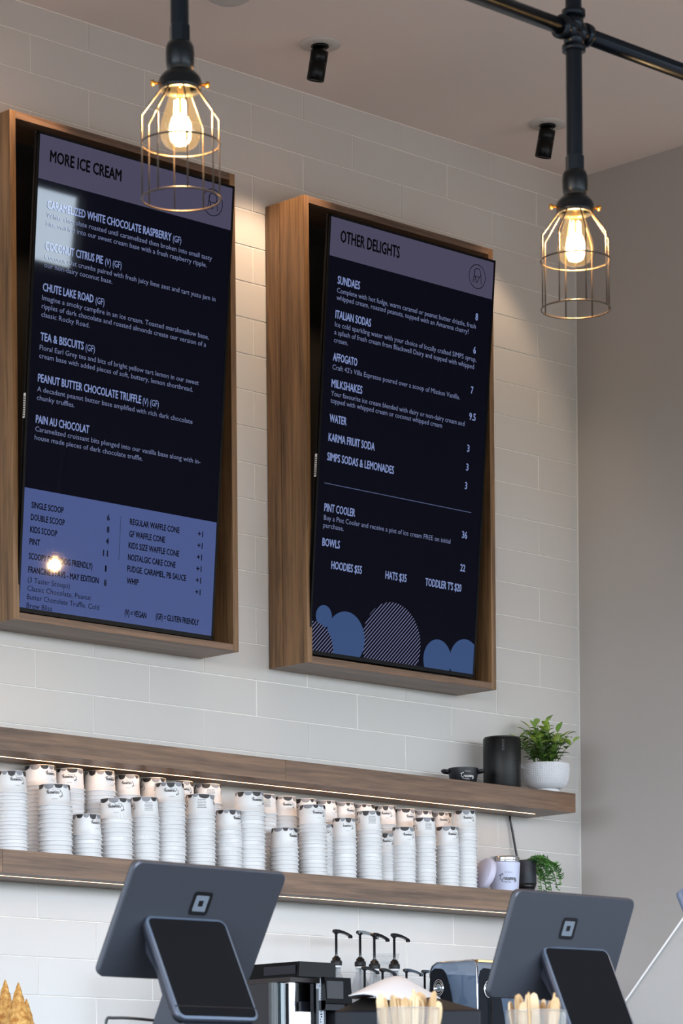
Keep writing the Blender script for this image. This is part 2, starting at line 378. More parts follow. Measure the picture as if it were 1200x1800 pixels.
# ------------------------------------------------------------------ menu screens
SW, SH = .695, 1.250
def scr(name, col, e):      # glass-fronted display pixels: they give off light
    return mat(name, (.004, .004, .005, 1), rough=.022, spec=.45, emis=col, estr=e * .47)
E_BG = scr('screen_black', '#090a18', .8)
E_HEAD = scr('screen_lavender', '#4e4b62', 1.0)
E_PANEL = scr('screen_periwinkle', '#505f94', .95)
E_TXT = scr('screen_text_blue', '#8494c6', 1.0)
E_BODY = scr('screen_text_pale', '#7c86ae', .9)
E_DARK = scr('screen_text_black', '#08080c', .4)
E_CLOUD = scr('screen_cloud_blue', '#3f5886', .9)
E_CLOUDL = scr('screen_cloud_line', '#8486ae', .8)
class Screen:
    def __init__(s, c, tilt, label):
        s.u = Vector((1, 0, 0)); s.v = Vector((0, math.sin(tilt), math.cos(tilt))); s.n = Vector((0, -math.cos(tilt), math.sin(tilt)))
        s.c = Vector(c); s.root = empty('menu_screen', M=frame_M(s.c, s.u, s.v, s.n)); tag(s.root, label, 'screen', 'tilted menu screens in walnut frames')
        b = .007
        fr = MB()
        fr.prism(rrect(SW, SH, .004, 2), lambda u, v, t: (u, v, t), -.012, -.0004)
        for (x0, x1, y0, y1) in ((-SW / 2, SW / 2, SH / 2 - b, SH / 2), (-SW / 2, SW / 2, -SH / 2, -SH / 2 + .011), (-SW / 2, -SW / 2 + b, -SH / 2, SH / 2), (SW / 2 - b, SW / 2, -SH / 2, SH / 2)):
            fr.box((x0, y0, -.004), (x1, y1, .0022))
        fr.build('bezel', mat('bezel_black', lin('#0c0c0f'), rough=.4, spec=.12), s.root)
        bk = MB(); w2, h2 = SW / 2 - .02, SH / 2 - .02
        bk.prism([(-w2, -.012), (w2, -.012), (w2 - .04, -.055), (-w2 + .04, -.055)], lambda u, t, v: (u, v, t), -h2, h2 * .72)
        bk.build('rear_housing', BLK, s.root)
        # small barcode sticker on the edge
        st = MB().box((-SW / 2 - .0006, -.12, -.010), (-SW / 2, -.055, -.002)); st.build('edge_sticker', WHT, s.root)
        sb = MB()
        for k in range(9): sb.box((-SW / 2 - .0009, -.115 + k * .006, -.009), (-SW / 2 - .0005, -.112 + k * .006, -.003))
        sb.build('edge_barcode', BLK, s.root)
        MB().box((-.12, -.15, -.11 if False else -.09), (.12, .15, -.055)).build('wall_bracket', BLKM, s.root)
    def loc(s, px, py):
        r = ray(px, py); P = CAM + r * ((s.c - CAM).dot(s.n) / r.dot(s.n)); d = P - s.c
        return d.dot(s.u), d.dot(s.v)
    def rect(s, name, x0, x1, y0, y1, m, z):
        return MB().add([(x0, y0, z), (x1, y0, z), (x1, y1, z), (x0, y1, z)], [(0, 1, 2, 3)]).build(name, m, s.root)
    def text(s, str_, px0, base, px1, cap, m, bold=0, name='lettering', yref=None):
        x0, y0 = s.loc(px0, base)
        x1 = s.loc(px1, base + (px1 - px0) * .22)[0]
        # walk along the row (rows run level on the screen)
        lo, hi = x0, SW
        for _ in range(30):
            mid = (lo + hi) / 2; P = s.c + s.u * mid + s.v * y0 - CAM
            a = F * P.dot(RT) / P.dot(FW); b_ = F * P.dot(UP) / P.dot(FW)
            if 600 + a * cr - b_ * sr < px1: lo = mid
            else: hi = mid
        x1 = lo
        d = (s.c - CAM).dot(FW)
        vs, fs = text_fit(str_, x0, x1, cap * d / F, 0)
        bw = bold * .05
        mb = MB()
        for q, (ox, oy) in enumerate(((0, 0),) if not bold else ((-bw, 0), (bw, 0), (0, bw), (0, -bw))): mb.add([(v[0] + ox, v[1] + y0 + oy, .0016 + q * .00002) for v in vs], fs)
        mb.build(name, m, s.root)
        return y0
    def dots(s, p0, p1, n, m, horiz):
        a = s.loc(*p0); b = s.loc(*p1); mb = MB()
        for k in range(n):
            t_ = k / (n - 1)
            x = a[0] + (b[0] - a[0]) * t_ if horiz else a[0]; y = a[1] if horiz else a[1] + (b[1] - a[1]) * t_
            r = .0011
            mb.add([(x - r, y - r, .0016), (x + r, y - r, .0016), (x + r, y + r, .0016), (x - r, y + r, .0016)], [(0, 1, 2, 3)])
        mb.build('dotted_rule', m, s.root)
    def emblem(s, px, py, r):
        x, y = s.loc(px, py); mb = MB(); z = .0016
        def line(P, w=.0022, closed=False):
            for i in range(len(P) - (0 if closed else 1)):
                a = Vector(P[i]); b = Vector(P[(i + 1) % len(P)]); d = (b - a).normalized(); n = Vector((-d.y, d.x)) * w / 2; e = d * w * .3
                q = [a - n - e, b - n + e, b + n + e, a + n - e]
                mb.add([(x + p.x, y + p.y, z) for p in q], [(0, 1, 2, 3)])
        line([(r * math.cos(2 * PI * k / 40), r * math.sin(2 * PI * k / 40)) for k in range(40)], .0022, True)
        q = r
        # scoop arc over a cone, drawn as a letter M
        line([(-.52 * q, -.55 * q), (-.36 * q, .2 * q), (-.33 * q, .42 * q)] , .0022)
        line([(.40 * q * math.cos(a), .32 * q + .36 * q * math.sin(a)) for a in [PI * k / 12 for k in range(13)]])
        line([(-.42 * q, .22 * q), (-.02 * q, -.52 * q), (.42 * q, .22 * q)])
        line([(-.28 * q, -.02 * q), (.28 * q, -.02 * q)][:2], .0018)
        line([(.42 * q, .3 * q), (.52 * q, -.55 * q)], .0022)
        line([(-.3 * q, -.55 * q), (-.22 * q, .0)], .0018)
        mb.build('emblem', E_DARK, s.root)

L = Screen((-2.07, -.2097, 2.948), -.0845, 'tilted menu screen headed MORE ICE CREAM in the left frame')
b = .007; X0, X1, YB, YT = -SW / 2 + b, SW / 2 - b, -SH / 2 + .011, SH / 2 - b
L.rect('display_panel', X0, X1, YB, YT, E_BG, 0.0006)
yh = L.loc(200, 351)[1]; yh = L.loc(64.5, 312)[1]
L.rect('header_band', X0, X1, yh, YT, E_HEAD, .0011)
yp = L.loc(36, 855)[1]
L.rect('price_band', X0, X1, YB, yp, E_PANEL, .0011)
L.text('MORE ICE CREAM', 87.3, 284, 212, 19.5, E_DARK, .022, 'heading_lettering')
L.emblem(373, 356, .036)
HB = [('CARAMELIZED WHITE CHOCOLATE RASPBERRY', 82.5, 366, 300, '(GF)', 303, 317.5), ('COCONUT CITRUS PIE', 78.8, 438.4, 179.7, '(V) (GF)', 184, 212.7),
      ('CHUTE LAKE ROAD', 74.8, 511, 163.2, '(GF)', 167.2, 182.6), ('TEA & BISCUITS', 70.4, 597.9, 146, '(GF)', 149.6, 165.8),
      ('PEANUT BUTTER CHOCOLATE TRUFFLE', 66, 670.5, 247, '(V) (GF)', 250, 278), ('PAIN AU CHOCOLAT', 62.3, 742.9, 155.8, None, 0, 0)]
def slope_y(s, px0, base, px1):      # image height of the same row further right
    x0, y0 = s.loc(px0, base); lo, hi = x0, SW
    for _ in range(30):
        mid = (lo + hi) / 2; P = s.c + s.u * mid + s.v * y0 - CAM
        a = F * P.dot(RT) / P.dot(FW); b_ = F * P.dot(UP) / P.dot(FW)
        if 600 + a * cr - b_ * sr < px1: lo = mid
        else: hi = mid
    return CY - (a * sr + b_ * cr)
for h, a, y, bx, ex, ea, eb in HB:
    L.text(h, a, y, bx, 13.5, E_TXT, .011, 'heading_lettering')
    if ex: L.text(ex, ea, slope_y(L, a, y, ea), eb, 11.5, E_TXT, 0, 'diet_lettering')
for s_, a, y, bx in [('White chocolate roasted until caramelized then broken into small tasty', 81.4, 382.3, 371.5), ('bits, swirled into our sweet cream base with a fresh raspberry ripple.', 80.7, 396.9, 362.3),
        ('Coconut Oat crumbs paired with fresh juicy lime zest and tart yuzu jam in', 77.7, 454.9, 377.7), ('our non-dairy coconut base.', 77, 469.5, 196.6),
        ('Imagine a smoky campfire in an ice cream. Toasted marshmallow base,', 73.3, 527, 366), ('ripples of dark chocolate and roasted almonds create our version of a', 72.6, 541.8, 361.2), ('classic Rocky Road.', 71.9, 556.4, 156.6),
        ('Floral Earl Grey tea and bits of bright yellow tart lemon in our sweet', 68.9, 614.4, 348.4), ('cream base with added pieces of soft, buttery, lemon shortbread.', 68.2, 629, 338),
        ('A decadent peanut butter base amplified with rich dark chocolate', 64.6, 687.5, 337.4), ('chunky truffles.', 64, 702.5, 130.2),
        ('Caramelized croissant bits plunged into our vanilla base along with in-', 61.2, 757.6, 351.3), ('house made pieces of dark chocolate truffle.', 60.1, 772.6, 250)]:
    L.text(s_, a, y, bx, 8.6, E_BODY, 0, 'body_lettering')
for s_, a, y, bx in [('SINGLE SCOOP', 54.6, 892.5, 110.7), ('DOUBLE SCOOP', 53.5, 913.8, 112.6), ('KIDS SCOOP', 52.4, 935.4, 99.4), ('PINT', 51.3, 956.7, 69.3), ('SCOOPY DOG (DOG FRIENDLY)', 49.9, 982.4, 161.4), ("FRANCINE'S FAVS - MAY EDITION", 49.1, 1006, 172.3),
        ('REGULAR WAFFLE CONE', 227.7, 921.9, 314.3), ('GF WAFFLE CONE', 226.3, 943.1, 289), ('KIDS SIZE WAFFLE CONE', 225.2, 963.3, 313.5), ('NOSTALGIC CAKE CONE', 224.1, 984.2, 307.3), ('FUDGE, CARAMEL, PB SAUCE', 223, 1004.4, 326), ('WHIP', 221.9, 1025.6, 242.4),
        ('(V) = VEGAN', 218.6, 1081.4, 256), ('(GF) = GLUTEN FRIENDLY', 273.2, 1088, 348.4)]:
    L.text(s_, a, y, bx, 10.5, E_DARK, .011, 'price_list_lettering')
for s_, a, y, bx in [('(3 Taster Scoops)', 48, 1023, 122), ('Classic Chocolate, Peanut', 47.3, 1038, 159), ('Butter Chocolate Truffle, Cold', 46.6, 1053, 173), ('Brew Bliss', 45.8, 1068, 90.6)]:
    L.text(s_, a, y, bx, 9, E_DARK, 0, 'price_list_lettering')
for s_, a, y, bx in [('6', 187.5, 914.5, 191.8), ('8', 187, 935.8, 191.2), ('4', 185.5, 956, 190), ('11', 180.4, 976.9, 188.6), ('1', 183.8, 1004.4, 186), ('8', 182, 1029.3, 186)] + [('+1', 347 - .9 * k, 943 + 20.4 * k, 355.6 - .9 * k) for k in range(6)]:
    L.text(s_, a, y, bx, 10.5, E_DARK, .011, 'price_lettering')
L.dots((211.6, 909), (208, 984), 26, E_DARK, False)

R = Screen((-1.0057, -.2080, 2.951), -.0824, 'tilted menu screen headed OTHER DELIGHTS in the right frame')
R.rect('display_panel', X0, X1, YB, YT, E_BG, .0006)
R.rect('header_band', X0, X1, R.loc(577.2, 448)[1], YT, E_HEAD, .0011)
R.text('OTHER DELIGHTS', 597.5, 425, 701, 20, E_DARK, .022, 'heading_lettering')
R.emblem(837.9, 486.4, .035)
for s_, a, y, bx in [('SUNDAES', 592.6, 498.7, 631.3), ('ITALIAN SODAS', 588.7, 558.8, 650.8), ('AFFOGATO', 584.5, 633.6, 626.7), ('MILKSHAKES', 581.8, 680, 635.5), ('WATER', 578.4, 741.3, 607.9), ('KARMA FRUIT SODA', 576.5, 774.7, 657.3),
        ('SIMPS SODAS & LEMONADES', 574.2, 808.7, 691), ('PINT COOLER', 569.2, 898, 622.8), ('BOWLS', 565.7, 959, 596), ('HOODIES $55', 581.4, 999.6, 634.7), ('HATS $35', 676.5, 1016.9, 713.3), ("TODDLER T'S $20", 746.7, 1029.2, 809.5)]:
    R.text(s_, a, y, bx, 13.5, E_TXT, .011, 'heading_lettering')
for s_, a, y, bx in [('Complete with hot fudge, warm caramel or peanut butter drizzle, fresh', 591.4, 514, 835.2), ('whipped cream, roasted peanuts, topped with an Amarena cherry!', 590.6, 526.7, 822.2),
        ('Ice cold sparkling water with your choice of locally crafted SIMPS syrup,', 587.6, 573.8, 836), ('a splash of fresh cream from Blackwell Dairy and topped with whipped', 586.8, 587.6, 832), ('cream.', 586, 601.4, 610.6),
        ("Craft 42's Villa Espresso poured over a scoop of Mission Vanilla.", 583.4, 648.9, 806.8), ('Your favourite ice cream blended with dairy or non-dairy cream and', 581, 695, 815.3), ('topped with whipped cream or coconut whipped cream', 580, 707.6, 775.8),
        ('Buy a Pint Cooler and receive a pint of ice cream FREE on initial', 568.4, 913.4, 790.7), ('purchase.', 567.3, 926.8, 603)]:
    R.text(s_, a, y, bx, 8.6, E_BODY, 0, 'body_lettering')
for s_, a, y, bx in [('8', 834.7, 562.7, 838.6), ('6', 831, 621.3, 834.9), ('7', 826.6, 691.5, 830.4), ('9.5', 823.7, 737.5, 834.6), ('3', 819.9, 793.8, 823.8), ('3', 818.3, 826.8, 822), ('3', 816, 859.4, 819.8), ('36', 811, 945.6, 819.7), ('22', 808, 1003.5, 816.3)]:
    R.text(s_, a, y, bx, 12.5, E_TXT, .011, 'price_lettering')
R.dots((570.3, 849), (826.4, 901.5), 110, E_TXT, True)
def zl(x, y): return R.loc(440 + x / 2.6087, 780 + y / 2.6087)
hull = [(X0, YB), (X1, YB), (X1, YT), (X0, YT)]
def cloud(name, cx, top, r, striped, z):
    x, ytop = zl(cx, top); y = ytop - r
    circ = [(x + r * math.cos(2 * PI * k / 56), y + r * math.sin(2 * PI * k / 56)) for k in range(56)]
    pc = clip_convex(circ, hull)
    MB().add([(p[0], p[1], z) for p in pc], [tuple(range(len(pc)))]).build(name, E_BG if striped else E_CLOUD, R.root)
    if striped:
        mb = MB(); st = .0088; wd = .0027; k = -int(2 * r / st)
        while k * st < 2 * r:
            o = k * st * 1.414; k += 1
            strip = [(x - 3 * r + o, y - 3 * r), (x - 3 * r + o + wd * 1.414, y - 3 * r), (x + 3 * r + o + wd * 1.414, y + 3 * r), (x + 3 * r + o, y + 3 * r)]
            q = clip_convex(clip_convex(strip, circ), hull)
            if len(q) > 2: mb.add([(p[0], p[1], z + .0002) for p in q], [tuple(range(len(q)))])
        mb.build('cloud_stripes', E_CLOUDL, R.root)
cloud('cloud_shape', 655, 728, .122, True, .0010)
cloud('cloud_shape', 338, 740, .032, False, .0012)
cloud('cloud_shape', 440, 770, .078, False, .0013)
cloud('cloud_shape', 290, 813, .082, True, .0015)
cloud('cloud_shape', 860, 898, .060, False, .0013)
cloud('cloud_shape', 985, 897, .066, False, .0014)

# ------------------------------------------------------------------ shelves with LED strips
SD = .20; SU0, SU1 = 1.946, 2.006; SL0, SL1 = 1.625, 1.687; SXR = -.247
LEDM = mat('led_strip_light', (1, 1, 1, 1), rough=.5, emis=(1, .58, .30, 1), estr=LED_E)
def shelf(z0, z1, joint, label, led_y, led_end):
    t = empty('wall_shelf', (SXR, 0, z0)); tag(t, label, 'shelf', 'walnut wall shelves')
    X = -3.1 - SXR; J = joint - SXR; h = z1 - z0; yb = -.003
    # recess for the strip runs along the underside
    g = .0030; ly = led_y
    for a, b_ in ((X, J - .0006), (J + .0006, 0)):
        mb = MB(); e = min(b_, led_end - SXR)
        if e > a:
            mb.box((a, -SD, 0), (e, ly - g, h)); mb.box((a, ly + g, 0), (e, yb, h)); mb.box((a, ly - g, .006), (e, ly + g, h))
        if b_ > e: mb.box((max(a, e), -SD, 0), (b_, yb, h))
        mb.build('shelf_board', WOODX, t)
    MB().box((X, ly - g + .0003, .0003), (led_end - SXR, ly + g - .0003, .006)).build('led_strip', LEDM, t, 'warm white LED strip let into the underside')
    return t
pu = onZ(940, 1431, SU0); pl = onZ(0, 1539, SL0)
print('LED', pu, pl)
shelf(SU0, SU1, onY(502, 1350, -SD).x, 'upper walnut shelf holding the potted plant and black cylinder speaker', pu.y, pu.x)
shelf(SL0, SL1, onY(4.5, 1505, -SD).x, 'lower walnut shelf holding the stacks of paper cups', pl.y, -.35)

# ------------------------------------------------------------------ script lettering
def cat_rom(P, n=5):
    out = []
    for i in range(len(P) - 1):
        p0, p1, p2, p3 = P[max(i - 1, 0)], P[i], P[i + 1], P[min(i + 2, len(P) - 1)]
        for k in range(n):
            t_ = k / n
            out.append(tuple(.5 * ((2 * p1[d]) + (-p0[d] + p2[d]) * t_ + (2 * p0[d] - 5 * p1[d] + 4 * p2[d] - p3[d]) * t_ * t_ + (-p0[d] + 3 * p1[d] - 3 * p2[d] + p3[d]) * t_ ** 3) for d in (0, 1)))
    out.append(P[-1]); return out
STROKES = [[(-.5, 2.3), (-.1, 2.0), (.3, 2.4), (1.0, 2.9), (1.35, 2.6), (1.0, 2.2)],
           [(1.35, 2.6), (.8, 2.75), (.3, 2.1), (.1, 1.2), (.2, .4), (.7, -.05), (1.3, .2), (1.65, .7), (1.9, 1.1), (2.05, .95), (2.35, 1.0), (2.2, .3), (2.35, 0), (2.6, .15), (3.0, .6), (3.1, 1.0), (2.85, 1.1), (2.75, .5), (2.95, .03), (3.3, .2), (3.5, .5)],
           [(4.05, .95), (3.75, 1.1), (3.5, .7), (3.5, .15), (3.75, .03), (4.05, .6), (4.1, 1.05), (4.05, .3), (4.2, .03), (4.5, .5), (4.6, 1.05), (4.6, .03), (4.75, .8), (5.0, 1.05), (5.05, .6), (5.05, .03), (5.2, .8), (5.5, 1.05), (5.5, .3), (5.65, .03), (5.95, .4), (6.25, .9), (6.1, 1.12), (5.9, .6), (6.1, .03), (6.4, .2), (6.65, .9), (6.75, 1.1), (6.85, .95), (7.1, 1.0), (7.0, .3), (7.1, .03), (7.35, .5), (7.45, 1.05)],
           [(7.45, 1.05), (7.4, .3), (7.6, .08), (7.9, .5), (8.0, 1.05), (7.95, 0), (7.7, -.8), (7.35, -1.0), (7.2, -.7), (7.6, -.3), (8.3, -.1), (8.5, -.5)],
           [(1.1, -.05), (1.0, -.6), (1.6, -.9), (3.0, -.75), (4.3, -.6), (4.9, -.8), (5.0, -1.1)]]
def script_pts(w):
    """ribbon quads of the word in a box w wide centred on 0"""
    mb = []; k = w / 8.8
    for st in STROKES:
        P = [Vector(((p[0] - 4.0) * k, (p[1] - .9) * k)) for p in cat_rom(st)]
        for i in range(len(P) - 1):
            a, b_ = P[i], P[i + 1]; d = (b_ - a)
            if d.length < 1e-7: continue
            d.normalize(); n = Vector((-d.y, d.x)); wd = w * .0115 * (1.25 if abs(d.y) > .6 else .8); e = d * wd * .35
            mb.append([a - n * wd - e, b_ - n * wd + e, b_ + n * wd + e, a + n * wd - e])
    return mb
def wrap(p, rad_at, z0, flip, ang0):
    """flat (x, y) print point to a cylinder whose radius depends on height"""
    x, y = p
    if flip: x, y = -x, -y
    z = z0 + y; r = rad_at(z); a = ang0 + x / r
    return (r * math.cos(a), r * math.sin(a), z)
def text_pts(s, w, cap, y0):
    vs, fs = text_mesh(s, 0, 1); a = min(v[0] for v in vs); b_ = max(v[0] for v in vs); k = w / (b_ - a)
    return [((v[0] - (a + b_) / 2) * k, y0 + v[1] * cap / .7) for v in vs], fs
def logo_mesh(rad_at, zc, w, flip, mats, ang0=-PI / 2, name='logo'):
    mb = MB()
    for q in script_pts(w): mb.add([wrap((p.x, p.y), rad_at, zc, flip, ang0) for p in q], [(0, 1, 2, 3)])
    vs, fs = text_pts('THE MISSION', w * .42, w * .05, w * .27); mb.add([wrap(v, rad_at, zc, flip, ang0) for v in vs], fs)
    vs, fs = text_pts('KELOWNA BC', w * .34, w * .045, -w * .27); mb.add([wrap(v, rad_at, zc, flip, ang0) for v in vs], fs)
    return mb.mesh(name, mats)

# ------------------------------------------------------------------ paper cups
PR_BLK = mat('print_black', lin('#2c2a2d'), rough=.5); PR_GRY = mat('print_grey', lin('#8a8b92'), rough=.5)
CH = .058
def cup_prof(R):
    rt = R * .885
    return [(R * .92, .0015), (R * 1.0, 0), (R * 1.03, .0008), (R * 1.035, .0022), (R * 1.01, .0038), (R * .955, .0044), (rt + (R * .955 - rt) * .5, CH * .5), (rt, CH - .001), (rt - .0006, CH), (rt - .0022, CH - .0002), (rt - .0026, CH - .004), (.001, CH - .0045)]
class CupKind:
    def __init__(s, R):
        s.R = R; rt = R * .885
        s.body = MB().lathe(cup_prof(R), n=28).mesh('paper_cup', PAPER)
        rad = lambda z: (R * .955 + (rt - R * .955) * max(0, (z - .0046)) / (CH - .0046)) + .0005
        s.rad = rad
        mb = MB(); N = 96
        rnd = random.Random(3); bounds = [0]; 
        while bounds[-1] < N: bounds.append(bounds[-1] + rnd.choice((7, 9, 11, 13)))
        bounds[-1] = N; z1 = CH - .0012
        for q in range(len(bounds) - 1):
            a, b_ = bounds[q], bounds[q + 1]; dp = rnd.uniform(.0065, .0125) * min(1, (b_ - a) / 9)
            for i in range(a, b_):
                def low(k): t_ = (k - a) / (b_ - a); return z1 - .0016 - dp * math.sqrt(max(0, 1 - (2 * t_ - 1) ** 2))
                A0, A1 = 2 * PI * i / N, 2 * PI * (i + 1) / N
                z_0, z_1 = low(i), low(i + 1)
                mb.add([(rad(z_0) * math.cos(A0), rad(z_0) * math.sin(A0), z_0), (rad(z_1) * math.cos(A1), rad(z_1) * math.sin(A1), z_1), (rad(z1) * math.cos(A1), rad(z1) * math.sin(A1), z1), (rad(z1) * math.cos(A0), rad(z1) * math.sin(A0), z1)], [(0, 1, 2, 3)], q % 2, False)
        s.scallop = mb.mesh('drip_print', [PR_BLK, PR_GRY])
        lm = MB()
        for rep in (0, PI):
            for q in script_pts(R * 1.0): lm.add([wrap((p.x, p.y), rad, CH * .55, True, -PI / 2 + rep) for p in q], [(0, 1, 2, 3)])
            for tx, ww, cp, yy in (('THE MISSION', .34, .045, .30), ('KELOWNA BC', .42, .045, -.34)):
                vs, fs = text_pts(tx, R * ww, R * cp, R * yy); lm.add([wrap(v, rad, CH * .55, True, -PI / 2 + rep) for v in vs], fs)
        # block of small print on the seam side
        for k in range(6):
            wd = R * (.62 - .05 * (k % 3)); yy = R * (.26 - .1 * k)
            n_ = 9
            for j in range(n_):
                x0 = -wd / 2 + wd * j / n_; x1 = x0 + wd / n_ * .72
                lm.add([wrap(p, rad, CH * .55, True, 0) for p in ((x0, yy), (x1, yy), (x1, yy + R * .035), (x0, yy + R * .035))], [(0, 1, 2, 3)])
        s.letter = lm.mesh('lettering', PR_BLK)
KINDS = {}
def kind(R):
    k = round(R, 3)
    if k not in KINDS: KINDS[k] = CupKind(k)
    return KINDS[k]
# front row: centre px, rim width px, top y, first rim y, pitch px, print turn, name in label
FRONT = [(20, 55, 1356, 1405, 6.2, .55), (96.5, 62, 1379.5, 1415.5, 8.1, .1), (152.5, 52, 1431.7, 1465.5, 7.5, .95), (203.5, 61, 1404, 1438, 7.8, .1), (254, 51, 1401.7, 1437, 7.5, -1.2),
         (298, 56, 1376.5, 1411, 7.5, .2), (351, 54, 1397, 1430, 7.7, -1.4), (401, 49, 1424, 1458, 7.7, 1.0), (438, 56, 1392.5, 1426, 7.5, .75), (499.5, 50, 1455.5, 1488, 7.2, .95),
         (549, 50, 1415, 1448, 6.9, .55), (604, 45, 1438, 1469, 7.0, .35), (648, 47, 1426, 1457.5, 6.9, -1.3), (709, 44, 1453.7, 1484, 6.8, .5), (745, 43, 1437.5, 1469, 6.8, -1.2), (785.5, 43, 1453, 1484, 6.6, .6), (817, 41, 1424.5, 1455, 6.3, .35)]
MID = [(571, 38, 1449, 1481.5, 7, .2), (676, 40, 1465, 1497, 7, .3)]
BACK = [(71, 60, 1346, 1381.7, 7.5, 1.0), (122, 54, 1351.7, 1387.5, 7.2, .1), (175, 58, 1355.7, 1390.7, 8, 1.0), (224, 46, 1362.5, 1398.7, 7.3, .1), (270, 50, 1368, 1401, 7.3, -1.2), (318, 48, 1373.7, 1405, 7.3, .5), (365, 50, 1378.7, 1411, 7.3, -1.3),
        (463, 47, 1397, 1429.5, 7.2, -1.3), (500, 45, 1400.7, 1434, 7, .4), (537, 42, 1404.5, 1437, 7, -1.0), (573, 41, 1408, 1440, 7, .7), (605, 41, 1411, 1443, 7, .8), (640, 41, 1414, 1446, 7, 1.4), (676, 41, 1416.7, 1448, 7, .2), (711, 40, 1422, 1453, 7, .7), (743, 39, 1425.5, 1456, 6.6, 1.5), (776, 38, 1428, 1458, 6.6, .3)]
ORD = ['first', 'second', 'third', 'fourth', 'fifth', 'sixth', 'seventh', 'eighth', 'ninth', 'tenth', 'eleventh', 'twelfth', 'thirteenth', 'fourteenth', 'fifteenth', 'sixteenth', 'seventeenth', 'eighteenth', 'nineteenth', 'twentieth', 'twenty-first', 'twenty-second', 'twenty-third', 'twenty-fourth', 'twenty-fifth', 'twenty-sixth', 'twenty-seventh', 'twenty-eighth']
hidden = MB()
def cup_obj(K, x, y, z, rz, printed):
    o = bpy.data.objects.new('paper_cup', K.body); COL.objects.link(o); o.location = (x, y, z); o.rotation_euler = (0, 0, rz)
    if printed:
        link_child('drip_print', K.scallop, o, rot=(0, 0, random.uniform(0, 6))); link_child('lettering', K.letter, o)
    return o
view_ang = math.atan2(-FW.y, -FW.x)
placed = []
def stack(row, idx, cx, wpx, ytop, yrim, ppx, turn, Y, vis):
    top = onY(cx, ytop, Y); d = (top - CAM).dot(FW)
    Rr = round(wpx / F * d / 2 / .0015) * .0015; Rr = min(Rr, .048 if row == 'front' else .046)
    K = kind(Rr); x = top.x
    ztop = onY(cx, ytop + 1, Y).z
    pitch = ppx * d / F; room = ztop - CH - SL1 - .0006
    n = max(1, round(room / pitch)); pitch = room / n
    for k in range(n + 1):
        z = ztop - CH - k * pitch
        jx = random.gauss(0, .0005); rz = view_ang + PI / 2 + turn * 1.0 + (0 if k == 0 else random.uniform(0, 6))
        if k < vis:
            o = cup_obj(K, x + jx, Y + random.gauss(0, .0004), z, rz, k == 0)
            if k == 0:
                look = 'with printed drips and script' if abs(turn) < 1.15 else 'with printed drips and small print'
                lab = f'top paper cup {look}, {ORD[idx]} {row}-row stack from left'
            else: lab = f'plain white nested paper cup, {ORD[k]} from top, {ORD[idx]} {row}-row stack from left'
            tag(o, lab, 'cup', 'upside-down paper cups stacked on the lower shelf')
        elif k == vis or True:
            prof = [(Rr * .93, 0), (Rr * 1.03, .0008), (Rr * 1.035, .0024), (Rr * .955, .0046), (Rr * .945, pitch + .003)]
            hidden.lathe(prof, (x + jx, Y, z), 16)
for i, s_ in enumerate(FRONT): stack('front', i, *s_, -.148, 99)
for i, s_ in enumerate(MID): stack('middle', i, *s_, -.105, 6)
for i, s_ in enumerate(BACK): stack('back', i, *s_, -.052, 2)
print('cups', sum(o.name.startswith('paper_cup') for o in COL.objects))
hb = hidden.build('paper_cups_behind', PAPER); tag(hb, 'lower white cups of the back stacks, mostly hidden behind the front row', 'cups', kind='stuff')

# ------------------------------------------------------------------ small things on the shelves
def rot_lathe_part(name, prof, m, parent, n=48, c=(0, 0, 0), **k): return MB().lathe(prof, c, n, **k).build(name, m, parent)
# black bowl with handles
c = onY(814, 1380, -.11); c.z = SU1
t = empty('handled_bowl', c); tag(t, 'small matte black handled bowl with white script on the upper shelf', 'bowl')
MBK = mat('matte_black_ceramic', lin('#0a0f1a'), rough=.45)
hB = .052; RB = .0465
rot_lathe_part('bowl_body', [(0, 0), (RB * .80, 0), (RB * .84, .002), (RB * .97, hB * .75), (RB, hB - .001), (RB, hB), (RB - .003, hB), (RB * .93, hB * .6), (RB * .75, .006), (0, .005)], MBK, t)
va = view_ang + PI / 2
for s in (-1, 1):
    dx = Vector((math.cos(va), math.sin(va), 0)) * s; dy = Vector((-dx.y, dx.x, 0))
    P = [dx * (RB * .93) + dy * .016 + Vector((0, 0, hB - .010)), dx * (RB + .012) + dy * .014 + Vector((0, 0, hB - .008)), dx * (RB + .016) + Vector((0, 0, hB - .007)), dx * (RB + .012) - dy * .014 + Vector((0, 0, hB - .008)), dx * (RB * .93) - dy * .016 + Vector((0, 0, hB - .010))]
    MB().tube(P, .0055, 10).build('handle', MBK, t)
me = logo_mesh(lambda z: RB * .84 + (RB * .16) * z / hB + .0012, hB * .5, .044, False, mat('white_ink', lin('#e8e8e8'), rough=.5), view_ang + .28, 'lettering')
link_child('lettering', me, t)
